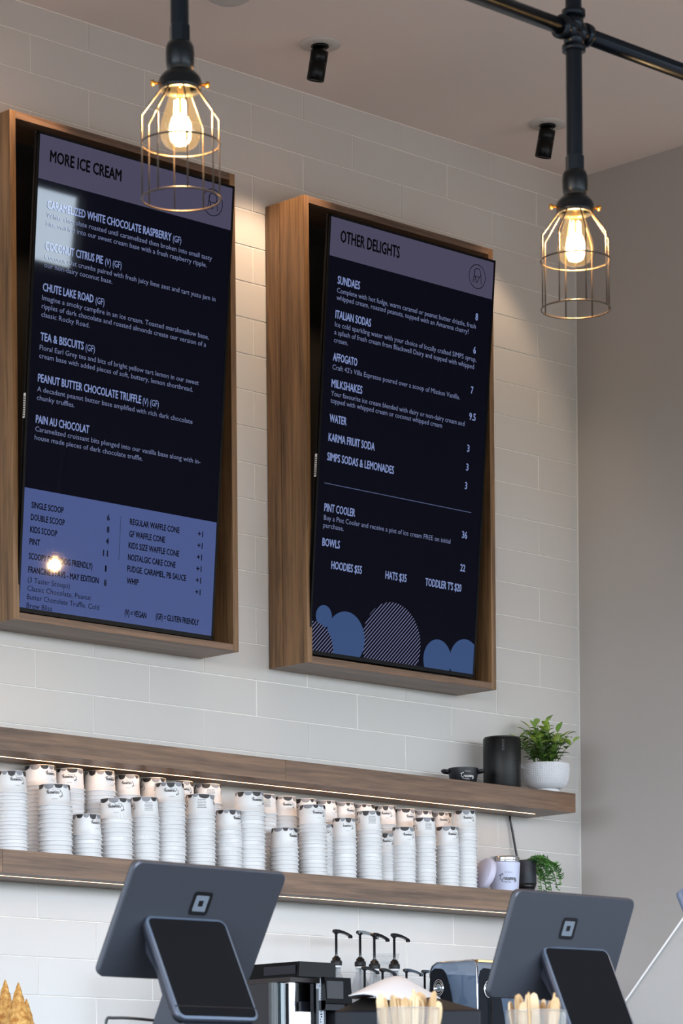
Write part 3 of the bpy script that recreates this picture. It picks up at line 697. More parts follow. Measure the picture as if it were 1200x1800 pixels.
# speaker
c = onY(882.5, 1390, -.112); c.z = SU1
t = empty('cylinder_speaker', c); tag(t, 'tall black cylindrical speaker beside the leafy plant on the upper shelf', 'speaker')
RS, HS = .0585, .1615
rot_lathe_part('speaker_grille', [(RS - .001, .006), (RS, .008), (RS, HS - .006), (RS - .001, HS - .004), (RS - .004, HS - .003)], mat('speaker_mesh', lin('#050507'), rough=.38, spec=.3, bump=(900, .3, .0006)), t, 64)
rot_lathe_part('top_cap', [(0, HS), (RS - .004, HS), (RS - .002, HS - .002), (RS - .002, HS - .005), (0, HS - .005)], BLK, t, 64)
rot_lathe_part('base_ring', [(0, 0), (RS - .004, 0), (RS - .003, .006), (0, .006)], BLK, t, 64)
vs, fs = text_mesh('SONOS'); a = min(v[0] for v in vs); b_ = max(v[0] for v in vs); k = .034 / (b_ - a)
MB().add([((RS + .0004) * math.cos(view_ang - .05 + (v[1] * k) / RS), (RS + .0004) * math.sin(view_ang - .05 + (v[1] * k) / RS), HS - .012 - .034 + (v[0] - a) * k) for v in vs], fs).build('lettering', mat('dark_grey_ink', lin('#5c5e63'), rough=.5), t)
# cable from the speaker
ca = onY(896, 1440, -.012); cb = onY(909, 1510, -.018)
P = [ca + Vector((0, 0, .01)), ca, ca.lerp(cb, .33) + Vector((.001, 0, 0)), ca.lerp(cb, .66), cb, cb + Vector((.004, -.004, -.06)), Vector((cb.x + .006, -.03, SL1 + .004))]
o = MB().tube(P, .0036, 8).build('power_cable', BLK); tag(o, 'black power cable running down the tiles between the two shelves', 'cable')

# plant in dimpled white footed pot
c = onY(960, 1390, -.105); c.z = SU1
t = empty('potted_plant', c); tag(t, 'leafy green plant in a dimpled white footed pot on the upper shelf', 'plant')
m_pot = mat('white_ceramic', lin('#dcdde2'), rough=.5)
PP = [(.040, .018), (.050, .022), (.061, .032), (.0675, .046), (.0705, .062), (.0712, .078), (.0708, .094)]
def prof_r(z):
    for (r0, z0), (r1, z1) in zip(PP, PP[1:]):
        if z <= z1: return r0 + (r1 - r0) * (z - z0) / (z1 - z0)
    return PP[-1][0]
mb = MB(); NC, NR = 60, 15; z0, z1 = .019, .0925
# arc-length spaced rows so that the pyramids stay square
arc = [0]; zz = [z0 + (z1 - z0) * k / 200 for k in range(201)]
for k in range(200): arc.append(arc[-1] + math.hypot(zz[k + 1] - zz[k], prof_r(zz[k + 1]) - prof_r(zz[k])))
def z_at(s):
    for k in range(200):
        if arc[k + 1] >= s: return zz[k] + (zz[k + 1] - zz[k]) * (s - arc[k]) / (arc[k + 1] - arc[k])
    return z1
for i in range(NR):
    za, zb_ = z_at(arc[-1] * i / NR), z_at(arc[-1] * (i + 1) / NR); zm = (za + zb_) / 2
    for j in range(NC):
        A = 2 * PI * j / NC; B = 2 * PI * (j + 1) / NC
        def P3(a, z, r): return (r * math.cos(a), r * math.sin(a), z)
        q = .22
        out = [P3(A, za, prof_r(za)), P3(B, za, prof_r(za)), P3(B, zb_, prof_r(zb_)), P3(A, zb_, prof_r(zb_))]
        am, bm_ = A + (B - A) * q, B - (B - A) * q; zc, zd = za + (zb_ - za) * q, zb_ - (zb_ - za) * q; h = .0017
        inn = [P3(am, zc, prof_r(zc) + h), P3(bm_, zc, prof_r(zc) + h), P3(bm_, zd, prof_r(zd) + h), P3(am, zd, prof_r(zd) + h)]
        mb.add(out + inn, [(4, 5, 6, 7), (0, 1, 5, 4), (1, 2, 6, 5), (2, 3, 7, 6), (3, 0, 4, 7)])
mb.lathe([(.0708, .0925), (.0722, .094), (.0722, .097), (.0705, .098), (.067, .097), (.066, .088), (0, .084)], n=60)
pot = mb.build('plant_pot', m_pot, t)
rot_lathe_part('pot_foot', [(0, 0), (.041, 0), (.042, .002), (.0415, .016), (.040, .019), (0, .019)], m_pot, t)
rot_lathe_part('soil', [(0, .0905), (.04, .091), (.066, .089)], mat('soil', lin('#2a221a'), rough=.95, noise=(80, .4)), t)
LEAF = [mat('leaf_green_%s' % n_, lin(h_), rough=.38, noise=(40, .18)) for n_, h_ in (('deep', '#4a6b30'), ('mid', '#739643'), ('fresh', '#a4bf56'), ('dusky', '#687a52'))]
def leaf_mesh(m, Ln, W, curl):
    n = 5; vs = []; fs = []
    for i in range(n + 1):
        s = i / n; w_ = W * math.sin(PI * min(1, s * .96 + .03)) ** .8 if i not in (0, n) else .0004
        x = Ln * s; z = -curl * s * s * Ln
        vs += [(x, -w_, z + w_ * .35), (x, 0, z), (x, w_, z + w_ * .35)]
    for i in range(n):
        for k in (0, 1): a = i * 3 + k; fs.append((a, a + 3, a + 4, a + 1))
    return MB().add(vs, fs, 0, True).mesh('leaf', m)
leaves = [leaf_mesh(m, Ln, W, cu) for m in LEAF for Ln, W, cu in ((.029, .0092, .25), (.023, .0080, .45))]
stems = MB(); rnd = random.Random(11)
for k in range(40):
    a = rnd.uniform(0, 2 * PI); lean = rnd.uniform(.03, 1.0) ** .55
    tip = Vector((math.cos(a) * .112 * lean, math.sin(a) * .092 * lean, .098 + .138 * (1 - .45 * lean ** 2) * rnd.uniform(.5, 1.0)))
    if tip.y + c.y > -.024: tip.y = -.024 - c.y - rnd.uniform(0, .01)
    if tip.x + c.x > -.05: tip.x = -.05 - c.x
    base = Vector((math.cos(a) * .03 * lean, math.sin(a) * .03 * lean, .089))
    mid = base.lerp(tip, .5) + Vector((0, 0, .012)); P = [base, mid, tip]
    stems.tube(P, [.0013, .0011, .0008], 5)
    nl = rnd.choice((6, 7, 8)) - (k % 3 == 0)
    for j in range(nl):
        s = .22 + .78 * j / (nl - 1); p = base.lerp(mid, s * 2) if s < .5 else mid.lerp(tip, s * 2 - 1)
        d = (tip - base).normalized(); az = a + rnd.uniform(-PI, PI) ; out = Vector((math.cos(az), math.sin(az), rnd.uniform(-.1, .6)))
        dr = (d * (.55 if j < nl - 1 else 1.6) + out).normalized()
        if (p + dr * .03).y + c.y > -.016: dr.y = -abs(dr.y)
        if (p + dr * .03).x + c.x > -.02: dr.x = -abs(dr.x)
        yv = dr.cross(Vector((0, 0, 1))).normalized(); zv = yv.cross(-dr) if False else dr.cross(yv) * -1
        zv = yv.cross(dr) * -1
        if zv.z < 0: yv, zv = -yv, -zv
        young = s > .8 and p.z > .15
        mi = rnd.choice((4, 5, 2, 3, 4)) if young else rnd.choice((0, 1, 2, 3, 6, 7, 0, 1, 2))
        o = bpy.data.objects.new('leaf', leaves[mi]); COL.objects.link(o); o.parent = t
        sc_ = rnd.uniform(.95, 1.35); yv = zv.cross(dr)
        o.matrix_local = frame_M(p, dr * sc_, yv * sc_, zv * sc_)
stems.build('plant_stems', LEAF[0], t)

# jar / mug with steel rim, leaning lid
c = onY(886.5, 1560, -.115); c.z = SL1
t = empty('white_tumbler', c); tag(t, 'white insulated tumbler with steel rim and black script on the lower shelf', 'tumbler')
RM, HM = .0485, .094
mug_m = mat('white_powder_coat', lin('#cfd4ee'), rough=.45)
rot_lathe_part('tumbler_body', [(0, 0), (RM * .86, 0), (RM * .885, .003), (RM * 1.0, HM - .004), (RM * .995, HM), (RM * .93, HM + .0005), (0, HM - .0)], mug_m, t)
rot_lathe_part('steel_rim', [(RM * .93, HM), (RM * .965, HM + .001), (RM * .965, HM + .006), (RM * .94, HM + .008), (RM * .965, HM + .011), (RM * .965, HM + .017), (RM * .93, HM + .0185), (RM * .90, HM + .017), (RM * .88, HM - .01), (0, HM - .012)], CHROME, t)
me = logo_mesh(lambda z: RM * (.885 + .115 * z / HM) + .0006, HM * .47, .058, False, PR_BLK, view_ang + .22, 'lettering'); link_child('lettering', me, t)
# lid standing on edge against the tumbler
c = onY(852, 1561, -.150); c.z = SL1
rl = .0490
nrm = Vector((-.85, .22, .27)).normalized(); vv = (Vector((0, 0, 1)) - nrm * nrm.z).normalized(); uu = vv.cross(nrm)
cc = Vector((c.x, c.y, SL1)) + vv * 0 
cc = Vector((c.x, -.145, SL1 + rl * vv.z + .0145 * abs(nrm.z) + .0005))
t = empty('round_lid', M=frame_M(cc, uu, vv, nrm)); tag(t, 'round white lid leaning on edge against the white tumbler', 'lid')
rot_lathe_part('lid_shell', [(0, .006), (rl - .003, .006), (rl, .003), (rl, -.0125), (rl - .0015, -.014), (rl - .004, -.014), (rl - .004, -.001), (0, -.001)], mat('lid_lilac_white', lin('#cfcbe0'), rough=.5), t, 48)

# dark pot with trailing plant
c = onY(924, 1562, -.06); c.z = SL1
t = empty('trailing_plant', c); tag(t, 'green trailing plant in a dark grey pot at the right end of the lower shelf', 'plant')
rp_ = .034
mb = MB().lathe([(0, 0), (rp_ * .78, 0), (rp_ * .80, .028), (rp_ * .98, .042), (rp_ * 1.0, .112), (rp_ * .97, .115), (rp_ * .92, .112), (rp_ * .9, .1), (0, .1)], n=40)
mb.build('plant_pot', mat('dark_grey_pot', lin('#2e323b'), rough=.5), t)
rot_lathe_part('pot_band', [(rp_ * .80, .026), (rp_ * .86, .028), (rp_ * .99, .042), (rp_ * .96, .042)], BLK, t)
GR = [mat('trailing_green_%s' % n_, lin(h_), rough=.4) for n_, h_ in (('deep', '#2f5f22'), ('mid', '#4d8a34'), ('fresh', '#72a84e'))]
rnd = random.Random(5)
def strand(path, m, nleaf, ll):
    mb = MB(); P = [Vector(p) for p in cat3(path)]; mb.tube(P, .0011, 5)
    for k in range(nleaf):
        s = (k + .5) / nleaf * (len(P) - 1); i = int(s); p = P[i].lerp(P[min(i + 1, len(P) - 1)], s - i)
        az = rnd.uniform(0, 2 * PI); d = Vector((math.cos(az), math.sin(az), rnd.uniform(-.5, .5))).normalized()
        if p.y + c.y > -.03 and d.y > 0: d.y *= -1
        L_ = ll * rnd.uniform(.6, 1.1); up = Vector((0, 0, 1))
        Q = [p, p + d * L_ * .4 - up * L_ * .06, p + d * L_ * .75 + up * L_ * .02, p + d * L_ + up * L_ * .22]
        mb.tube(Q, [.0011, .0020, .0016, .0003], 4)
    return mb.build('strand', m, t)
def cat3(P, n=5):
    P = [Vector(p) for p in P]; out = []
    for i in range(len(P) - 1):
        p0, p1, p2, p3 = P[max(i - 1, 0)], P[i], P[i + 1], P[min(i + 2, len(P) - 1)]
        for k in range(n):
            s = k / n; out.append(.5 * ((2 * p1) + (-p0 + p2) * s + (2 * p0 - 5 * p1 + 4 * p2 - p3) * s * s + (-p0 + 3 * p1 - 3 * p2 + p3) * s ** 3))
    out.append(P[-1]); return out
for k in range(30):
    a = rnd.uniform(-1.9, .7); ro = rp_ * rnd.uniform(.2, .9)
    b0 = Vector((ro * math.cos(a), ro * math.sin(a), .108)); ou = Vector((math.cos(a), math.sin(a), 0))
    reach = rnd.uniform(.04, .088); drop = rnd.uniform(.02, .104)
    if k < 5: drop = rnd.uniform(-.01, .01)
    p1 = b0 + ou * reach * .5 + Vector((0, 0, rnd.uniform(.006, .022))); p2 = b0 + ou * reach + Vector((.004, 0, -drop * .4)); p3 = b0 + ou * (reach * 1.12) + Vector((.008, -.004, -drop))
    for p in (p1, p2, p3):
        p.y = min(p.y, -.012 - c.y - .03); p.x = min(p.x, .125)
        if p.y + c.y > -SD + .0 and p.z < .012: p.z = .012
    strand([b0, p1, p2, p3], rnd.choice(GR), 9 if drop < .02 else 15, .017)

# ------------------------------------------------------------------ ceiling spots
def spot(px, py, idx, label, en=1.0):
    p = onZ(px, py, CEIL); t = empty('ceiling_spotlight', (p.x, p.y, CEIL)); tag(t, label, 'spotlight', 'black spotlights on white ceiling discs')
    rot_lathe_part('ceiling_plate', [(0, 0), (.058, 0), (.0585, -.002), (.057, -.005), (.030, -.006), (0, -.006)], mat('white_plate', lin('#c9c5c2'), rough=.55), t, 40)
    rot_lathe_part('mount_disc', [(0, -.006), (.025, -.006), (.026, -.009), (.022, -.013), (0, -.014)], BLKM, t, 32)
    rot_lathe_part('swivel_neck', [(.007, -.012), (.007, -.024)], BLKM, t, 16)
    for ang in (.6, 3.5):
        MB().lathe([(0, -.0075), (.0022, -.0072), (.003, -.006)], (.042 * math.cos(ang), .042 * math.sin(ang), 0), 10).build('plate_screw', STEEL, t)
    d = Vector((0.01, .26, -1)).normalized(); x = d.cross(Vector((0, 1, 0))).normalized(); y = d.cross(x); Mx = frame_M(Vector((0, 0, -.018)), x, y, d)
    hd = empty('lamp_head', (0, 0, 0)); bpy.data.objects.remove(hd)
    h = MB().lathe([(0, 0), (.0235, .001), (.025, .003), (.025, .030), (.0243, .0305), (.0243, .032), (.025, .0325), (.025, .083), (.023, .084), (.0215, .080), (.0215, .074)], n=32).build('lamp_head', BLKM, t, M=Mx)
    MB().lathe([(0, .0745), (.0215, .0745)], n=32).build('lamp_lens', mat('lens_lit', lin('#c8b8a0'), rough=.3, emis=(1, .75, .5, 1), estr=3), h)
    l = bpy.data.lights.new('spot_lamp', 'SPOT'); l.energy = SPOT_W * en; l.color = SPOT_COL; l.spot_size = math.radians(70); l.spot_blend = .55; l.shadow_soft_size = .02
    o = bpy.data.objects.new('spot_lamp', l); COL.objects.link(o); o.parent = t
    zz_ = -d; o.matrix_local = frame_M(Vector((0, 0, -.018)) + d * .088, x, -y, zz_)
    return t
spot(562, 77, 0, 'black ceiling spotlight above the gap between the two menu frames')
spot(962, 217, 1, 'black ceiling spotlight above the right menu frame beside the pendant pipe', .35)
s0 = spot(562, 77, 2, 'black ceiling spotlight above the left edge of the left menu frame'); s0.location.x = -2.43
p = onZ(402, -9, CEIL); t = empty('ceiling_sensor', (p.x, p.y, CEIL)); tag(t, 'pale ceiling disc at the top edge above the left pendant', 'sensor')
rot_lathe_part('sensor_cover', [(0, -.02), (.04, -.018), (.058, -.008), (.06, 0)], MATS['white_plate'], t, 32)

# ------------------------------------------------------------------ pendants on the pipe rail
PY = -3.25
def zr(y): return onY(1010, y, PY).z
GLASS = thin_glass('bulb_glass', (1.0, .90, .72, 1), 1.0, glow=(1.0, .62, .25, .10))
def pendant(x, label, dz=0.0):
    t = empty('cage_pendant', (x, PY, zr(560) + dz)); tag(t, label, 'pendant', 'caged bulb pendants hanging from the black pipe')
    z0 = zr(560)
    Z = lambda y: zr(y) - z0
    n = 28
    MB().lathe([(.0135, Z(288)), (.0135, 6.2 - z0 - dz)], n=n).build('drop_pipe', PIPEM, t)
    MB().lathe([(.0145, Z(301)), (.0155, Z(300)), (.0155, Z(275)), (.0140, Z(274))], n=6, smooth=False).build('pipe_coupling', PIPEM, t)
    MB().lathe([(.012, Z(299)), (.0175, Z(301)), (.0205, Z(308)), (.0212, Z(318)), (.0205, Z(335)), (.0185, Z(345)), (.012, Z(350))], n=n).build('socket_cup', BLKM, t)
    MB().lathe([(.019, Z(344)), (.0235, Z(348)), (.0300, Z(356)), (.0315, Z(362)), (.0305, Z(368)), (.0315, Z(370)), (.0305, Z(375)), (.027, Z(377)), (.026, Z(368))], n=n).build('cage_collar', BLKM, t)
    for a in (view_ang + PI / 2 + .15, view_ang - PI / 2 + .1):
        dx = Vector((math.cos(a), math.sin(a), 0)); zc = Vector((0, 0, Z(364)))
        MB().tube([dx * .028 + zc, dx * .039 + zc], .0022, 8).tube([dx * .038 + zc, dx * .043 + zc], .0045, 10).build('collar_screw', BRASS, t)
    Rc = .0573; rw = .00125
    cg = MB(); N = 8
    for k in range(N):
        a = view_ang + .22 + 2 * PI * k / N; dx = Vector((math.cos(a), math.sin(a), 0))
        P = [dx * .026 + Vector((0, 0, Z(372))), dx * .030 + Vector((0, 0, Z(377))), dx * (Rc - .004) + Vector((0, 0, Z(411))), dx * Rc + Vector((0, 0, Z(417))), dx * Rc + Vector((0, 0, Z(543)))]
        MB().tube(P, rw, 7).build('cage_wire', WIRE, t)
    for y in (458, 543):
        MB().tube([(Rc * math.cos(2 * PI * k / 48), Rc * math.sin(2 * PI * k / 48), Z(y)) for k in range(48)], rw * 1.15, 7, closed=True).build('cage_ring', WIRE, t)
    bl = MB().lathe([(.0135, Z(362)), (.0145, Z(374)), (.018, Z(390)), (.0235, Z(408)), (.0285, Z(424)), (.0302, Z(438)), (.0285, Z(450)), (.0225, Z(460)), (.013, Z(466)), (.0005, Z(468))], n=32).build('glass_bulb', GLASS, t, 'clear teardrop bulb glowing amber')
    fil = MB()
    for k in range(6):
        a = k * PI / 3 + .3; dx = Vector((math.cos(a), math.sin(a), 0))
        fil.tube([dx * .0105 + Vector((0, 0, Z(452))), dx * .0075 + Vector((0, 0, Z(390)))], .0013, 6)
    fil.build('filament', mat('filament_glow', (1, .6, .2, 1), emis=(1, .55, .2, 1), estr=BULB_E), bl)
    MB().tube([(0, 0, Z(368)), (0, 0, Z(420))], [.006, .0018], 8).build('glass_stem', thin_glass('stem_glass', (1, .85, .6, 1), 1.5), bl)
    l = bpy.data.lights.new('bulb_lamp', 'POINT'); l.energy = 14.0; l.color = (1, .66, .34); l.shadow_soft_size = .018
    o = bpy.data.objects.new('bulb_lamp', l); COL.objects.link(o); o.parent = t; o.location = (0, 0, Z(425))
    return t
XP = [onY(317, 205, PY).x, onY(1011, 425, PY).x]
print('pend', XP, zr(560))
pendant(XP[0], 'left caged bulb pendant hanging in front of the left menu screen')
pendant(XP[1], 'right caged bulb pendant hanging in front of the room corner')
pendant(.137, 'caged bulb pendant mirrored in the price list of the left menu screen', .315)
zp = onY(1003, 53, PY).z
t = empty('pipe_rail', (XP[1], PY, zp)); tag(t, 'black steel pipe rail crossing the top right corner', 'pipe')
for a, b_ in ((XP[0] - XP[1] + .03, -.031), (.031, 3.2)):
    MB().tube([(a, 0, 0), (b_, 0, 0)], .0133, 24).build('rail_pipe', PIPEM, t)
f = MB()
for ax in range(2):
    for s in (-1, 1):
        def pt(d): return (s * d, 0, 0) if ax == 0 else (0, 0, s * d)
        f.tube([pt(.0), pt(.026)], .0165, 24).tube([pt(.024), pt(.034)], .0195, 24)
f.build('cross_fitting', PIPEM, t)

# ------------------------------------------------------------------ payment terminals
ALU = mat('grey_aluminium', lin('#595b64'), rough=.38, metal=.6)
ALUD = mat('grey_aluminium_dark', lin('#484a54'), rough=.4, metal=.6)
SCRB = mat('black_screen_glass', lin('#070c12'), rough=.04, spec=.28)
def panel(w, h, r, d0, d1): return MB().prism(rrect(w, h, r, 6), lambda u, v, t_: (u, v, t_), d0, d1, smooth=True)
def terminal(mc, myaw, mtilt, cc_, cyaw, ctilt, label, rz):
    t = empty('payment_terminal', (mc[0], mc[1] + .02, OC)); tag(t, label, 'terminal', 'grey payment terminals on the order counter'); t.rotation_euler = (0, 0, 0)
    base = Vector(t.location)
    def frm(c_, yaw_, tl):
        u = Vector((math.cos(yaw_), math.sin(yaw_), 0)); nn = Vector((-math.sin(yaw_), math.cos(yaw_), 0)); v = Vector((0, 0, 1)) * math.cos(tl) + nn * math.sin(tl)
        return frame_M(Vector(c_) - base, u, v, u.cross(v))
    Mm = frm(mc, myaw, mtilt); W, H = .3215, .1953
    bk = MB(); P0 = rrect(W, H, .014, 6); P1 = rrect(W - .004, H - .004, .013, 6); nP = len(P0)
    bk.add([(u, v, -.009) for u, v in P0] + [(u, v, -.002) for u, v in P0] + [(u, v, .0) for u, v in P1], [tuple(range(2 * nP, 3 * nP))] + [(i, (i + 1) % nP, nP + (i + 1) % nP, nP + i) for i in range(nP)] + [(nP + i, nP + (i + 1) % nP, 2 * nP + (i + 1) % nP, 2 * nP + i) for i in range(nP)])
    d = bk.build('display_back', ALU, t, M=Mm)
    panel(W - .002, H - .002, .013, -.0115, -.0088).build('display_glass', SCRB, d)
    # maker's mark: rounded square ring with a square inside
    k = .0200; lx, ly = -.002, .036
    ring = MB(); A = rrect(2 * k, 2 * k, .006, 5); B = rrect(1.36 * k, 1.36 * k, .002, 5); n_ = len(A)
    ring.add([(lx + u, ly + v, .0006) for u, v in A] + [(lx + u, ly + v, .0006) for u, v in B], [(i, (i + 1) % n_, n_ + (i + 1) % n_, n_ + i) for i in range(n_)])
    panel(1.36 * k, 1.36 * k, .002, .0002, .0005).build('mark_field', mat('mark_grey', lin('#6f7680'), rough=.5), d, M=Matrix.Translation((lx, ly, 0)))
    Q = rrect(.50 * k, .50 * k, .001, 3); ring.add([(lx + u, ly + v, .0006) for u, v in Q], [tuple(range(len(Q)))])
    ring.build('maker_mark', mat('mark_black', lin('#101014'), rough=.4), d)
    # customer display, facing the other way
    Mc = frm(cc_, cyaw, ctilt); w, h = .158, .184
    cs = panel(w, h, .014, -.0145, 0).build('customer_display_case', ALUD, t, M=Mc)
    rim = MB(); A = rrect(w, h, .014, 6); B = rrect(w - .009, h - .009, .010, 6); n_ = len(A)
    rim.add([(u, v, .0) for u, v in A] + [(u, v, .0012) for u, v in B], [(i, (i + 1) % n_, n_ + (i + 1) % n_, n_ + i) for i in range(n_)]); rim.build('display_rim', mat('rim_silver', lin('#6a7688'), rough=.35, metal=.5), cs)
    panel(w - .009, h - .009, .010, .0002, .0013).build('display_glass', SCRB, cs)
    MB().box((-w / 2 + .0005, -h / 2 + .0205, .0), (w / 2 - .0005, -h / 2 + .0225, .0017)).build('display_seam', BLK, cs)
    # stand: curved foot sweeping back under the display
    u = Vector((math.cos(cyaw), math.sin(cyaw), 0)); nn = Vector((-math.sin(cyaw), math.cos(cyaw), 0)); cz = Vector(cc_) - base
    bt = cz - (Vector((0, 0, 1)) * math.cos(ctilt) + nn * math.sin(ctilt)) * (h / 2 - .002); tp = cz + (Vector((0, 0, 1)) * math.cos(ctilt) + nn * math.sin(ctilt)) * (h * .36)
    prof = [(0, 0, -.002)] # in (n, z) relative to bt
    vz = math.cos(ctilt); vn = math.sin(ctilt)
    def al(s, off): return (vn * s + vz * off, vz * s - vn * off)
    zf = -bt.z + .0
    pr = [al(.0, .012), al(.13, .013), al(.155, .030), al(.14, .038), al(.10, .030), al(.06, .034), (.085, zf + .020), (.125, zf + .010), (.155, zf + .004), (.155, zf), (-.02, zf), (-.022, zf + .004)]
    st = MB().prism(pr, lambda a, b_, s: tuple(bt + u * s + nn * a + Vector((0, 0, b_))), -.066, .066, smooth=False)
    st.build('stand', ALUD, t)
    # hinge arm between the stand and the main display
    hm = Mm @ Vector((0, -.015, -.012)) 
    MB().tube([tp + nn * .022, Mm @ Vector((0, -.03, -.014))], .012, 12).build('hinge_arm', ALUD, t)
    return t
terminal((-4.3226, -3.0, 1.2309), .0156, -.5019, (-4.3555, -3.055, 1.158), -.07, .495, 'left payment terminal seen from behind, below the paper cups', 0)
terminal((-3.4549, -3.0, 1.2309), .0177, -.3677, (-3.4342, -3.045, 1.150), -.091, .457, 'right payment terminal seen from behind, before the grey wall', 0)
TLc = onY(1193, 1562, -2.98); ct_, cw_ = .50, -.07
u_t = Vector((math.cos(cw_), math.sin(cw_), 0)); n_t = Vector((-math.sin(cw_), math.cos(cw_), 0)); v_t = Vector((0, 0, 1)) * math.cos(ct_) + n_t * math.sin(ct_)
hw_, hh_ = .11, .15; cT = TLc + u_t * (hw_ - .001) - v_t * (hh_ - .001)
t = empty('tablet_stand', (cT.x, cT.y, OC)); tag(t, 'blue-grey tablet on a stand, only its corner showing at the right edge', 'tablet')
Mt = frame_M(cT - Vector((cT.x, cT.y, OC)), u_t, v_t, u_t.cross(v_t))
MB().prism(rrect(2 * hw_, 2 * hh_, .012, 6), lambda u, v, t_: (u, v, t_), -.012, 0, smooth=True).build('tablet_case', mat('tablet_blue_grey', lin('#66738c'), rough=.4, metal=.3), t, M=Mt)
MB().prism(rrect(2 * hw_ - .03, 2 * hh_ - .03, .006, 4), lambda u, v, t_: (u, v, t_), .0002, .0012).build('tablet_glass', SCRB, t, M=Mt)
MB().tube([Mt @ Vector((0, -.05, -.012)), Vector((0, .05, cT.z - OC - .14)), Vector((0, .05, .012))], .012, 14).build('stand_arm', ALUD, t)
MB().lathe([(0, .012), (.068, .010), (.07, .008), (.07, .0005), (0, .0005)], (0, .05, 0), 36).build('stand_base', ALUD, t)
# cable loop on the counter
P = [onY(186, 1799, -2.85), onY(187, 1793, -2.85), onY(200, 1789.5, -2.86), onY(230, 1790, -2.88), onY(270, 1793.5, -2.9), onY(305, 1797, -2.92), onY(330, 1799, -2.93)]
for p in P: p.z = max(p.z, OC + .004)
P[0].z = OC + .003; P[-1].z = OC + .003
o = MB().tube(cat3(P), .0024, 8).build('charging_cable', BLK); tag(o, 'thin black cable looping on the order counter beside the left terminal', 'cable')

# ------------------------------------------------------------------ syrup pumps on the back counter
BOTG = thin_glass('bottle_glass', (.86, .88, .90, 1), 1.6, .03)
SYR = mat('clear_syrup', lin('#6a6f78'), rough=.1)
def pump(px, yh, Y, k, shaft, label, jar=.026):
    p = onY(px, yh, Y); t = empty('syrup_pump_bottle', (p.x, Y, BC)); tag(t, label, 'pump bottle', 'black pump bottles on the back counter')
    H = p.z - BC; zc = H - .012 * k - shaft       # top of the collar
    # bottle
    hb = zc - .030 * k
    MB().lathe([(0, 0), (jar, 0), (jar + .001, .004), (jar + .001, hb * .84), (jar * .92, hb * .90), (.0135 * k, hb * .965), (.0135 * k, hb)], n=28).build('glass_bottle', BOTG, t)
    MB().lathe([(.0, .003), (jar - .002, .003), (jar - .002, hb * .45), (0, hb * .45)], n=24).build('syrup', SYR, t)
    MB().lathe([(.0145 * k, hb - .007 * k), (.0165 * k, hb - .006 * k), (.0165 * k, hb - .001), (.0145 * k, hb)], n=24).build('neck_ring', WHT, t)
    cp = MB(); n = 22      # ribbed collar and stepped cap
    cp.lathe([(.0165 * k, hb), (.0170 * k, hb + .001), (.0170 * k, hb + .015 * k), (.0150 * k, hb + .017 * k), (.0135 * k, hb + .0175 * k), (.0130 * k, hb + .025 * k), (.0085 * k, hb + .026 * k), (.0080 * k, zc), (.0045 * k, zc + .0005)], n=24)
    for i in range(n):
        a = 2 * PI * i / n; cp.box((-.0006, -.0006, 0), (-.0006, -.0006, 0)) if False else None
        x, y = .0172 * k * math.cos(a), .0172 * k * math.sin(a); cp.box((x - .0006, y - .0006, hb + .002), (x + .0006, y + .0006, hb + .014 * k))
    cp.build('pump_collar', BLK, t)
    MB().tube([(0, 0, hb * .2), (0, 0, hb)], .003 * k, 8).build('dip_tube', mat('pale_tube', lin('#b9bcc0'), rough=.4), t)
    MB().lathe([(.0042 * k, zc), (.0042 * k, H - .014 * k), (.0075 * k, H - .013 * k), (.0080 * k, H - .006 * k)], n=16).build('pump_shaft', mat('shaft_black', lin('#1b1b1f'), rough=.2), t)
    hd = MB(); S_ = .085 * k
    prof = [(-.011, -.006), (-.012, .001), (-.006, .0045), (.012, .004), (.035, .0005), (.056, -.005), (.072, -.010), (.076, -.014), (.075, -.020), (.069, -.020), (.067, -.014), (.050, -.0095), (.030, -.0065), (.012, -.007)]
    hd.prism([(a * k, b_ * k) for a, b_ in prof], lambda u, v, w_: (u, w_, H - .004 * k + v), -.0058 * k, .0058 * k)
    o = hd.build('pump_handle', mat('handle_black', lin('#141417'), rough=.22), t); o.rotation_euler = (0, 0, random.gauss(0, .12))
    return t
pump(590.5, 1634, -.17, .92, .066, 'tall pump bottle standing apart, nearest the coffee machine')
pump(632.5, 1636, -.17, .92, .066, 'tall pump bottle, second from the left, crossing handles with its neighbour')
pump(657.5, 1640, -.23, .92, .066, 'tall pump bottle, third from the left, its handle tip in front of the tiles')
pump(692.5, 1641, -.17, .92, .066, 'tall pump bottle furthest right of the four tall ones')
pump(640.5, 1699, -.33, .82, .062, 'low front pump bottle, leftmost of the four low ones')
pump(672, 1702, -.33, .82, .062, 'low front pump bottle, second from the left of the low ones')
pump(714, 1703, -.33, .82, .062, 'low front pump bottle above the white napkin, third of the low ones')
pump(746, 1705, -.26, .82, .062, 'low front pump bottle beside the glass case, rightmost of the low ones')
c = onY(678, 1677, -.10); t = empty('clear_cup_stack', (c.x, -.10, BC)); tag(t, 'stack of clear plastic cups standing behind the pump bottles', 'cups')
h_ = c.z - BC
m_ = MB().lathe([(.026, 0), (.036, h_ - .02), (.040, h_ - .001), (.041, h_), (.039, h_ - .001)], n=28); [m_.lathe([(.030 + .0003 * k, h_ - .03 - .02 * k), (.040, h_ - .028 - .02 * k), (.040, h_ - .025 - .02 * k)], n=28) for k in range(5)]
m_.build('cup_walls', thin_glass('clear_plastic', (.93, .94, .95, 1), 1.3, .05), t)

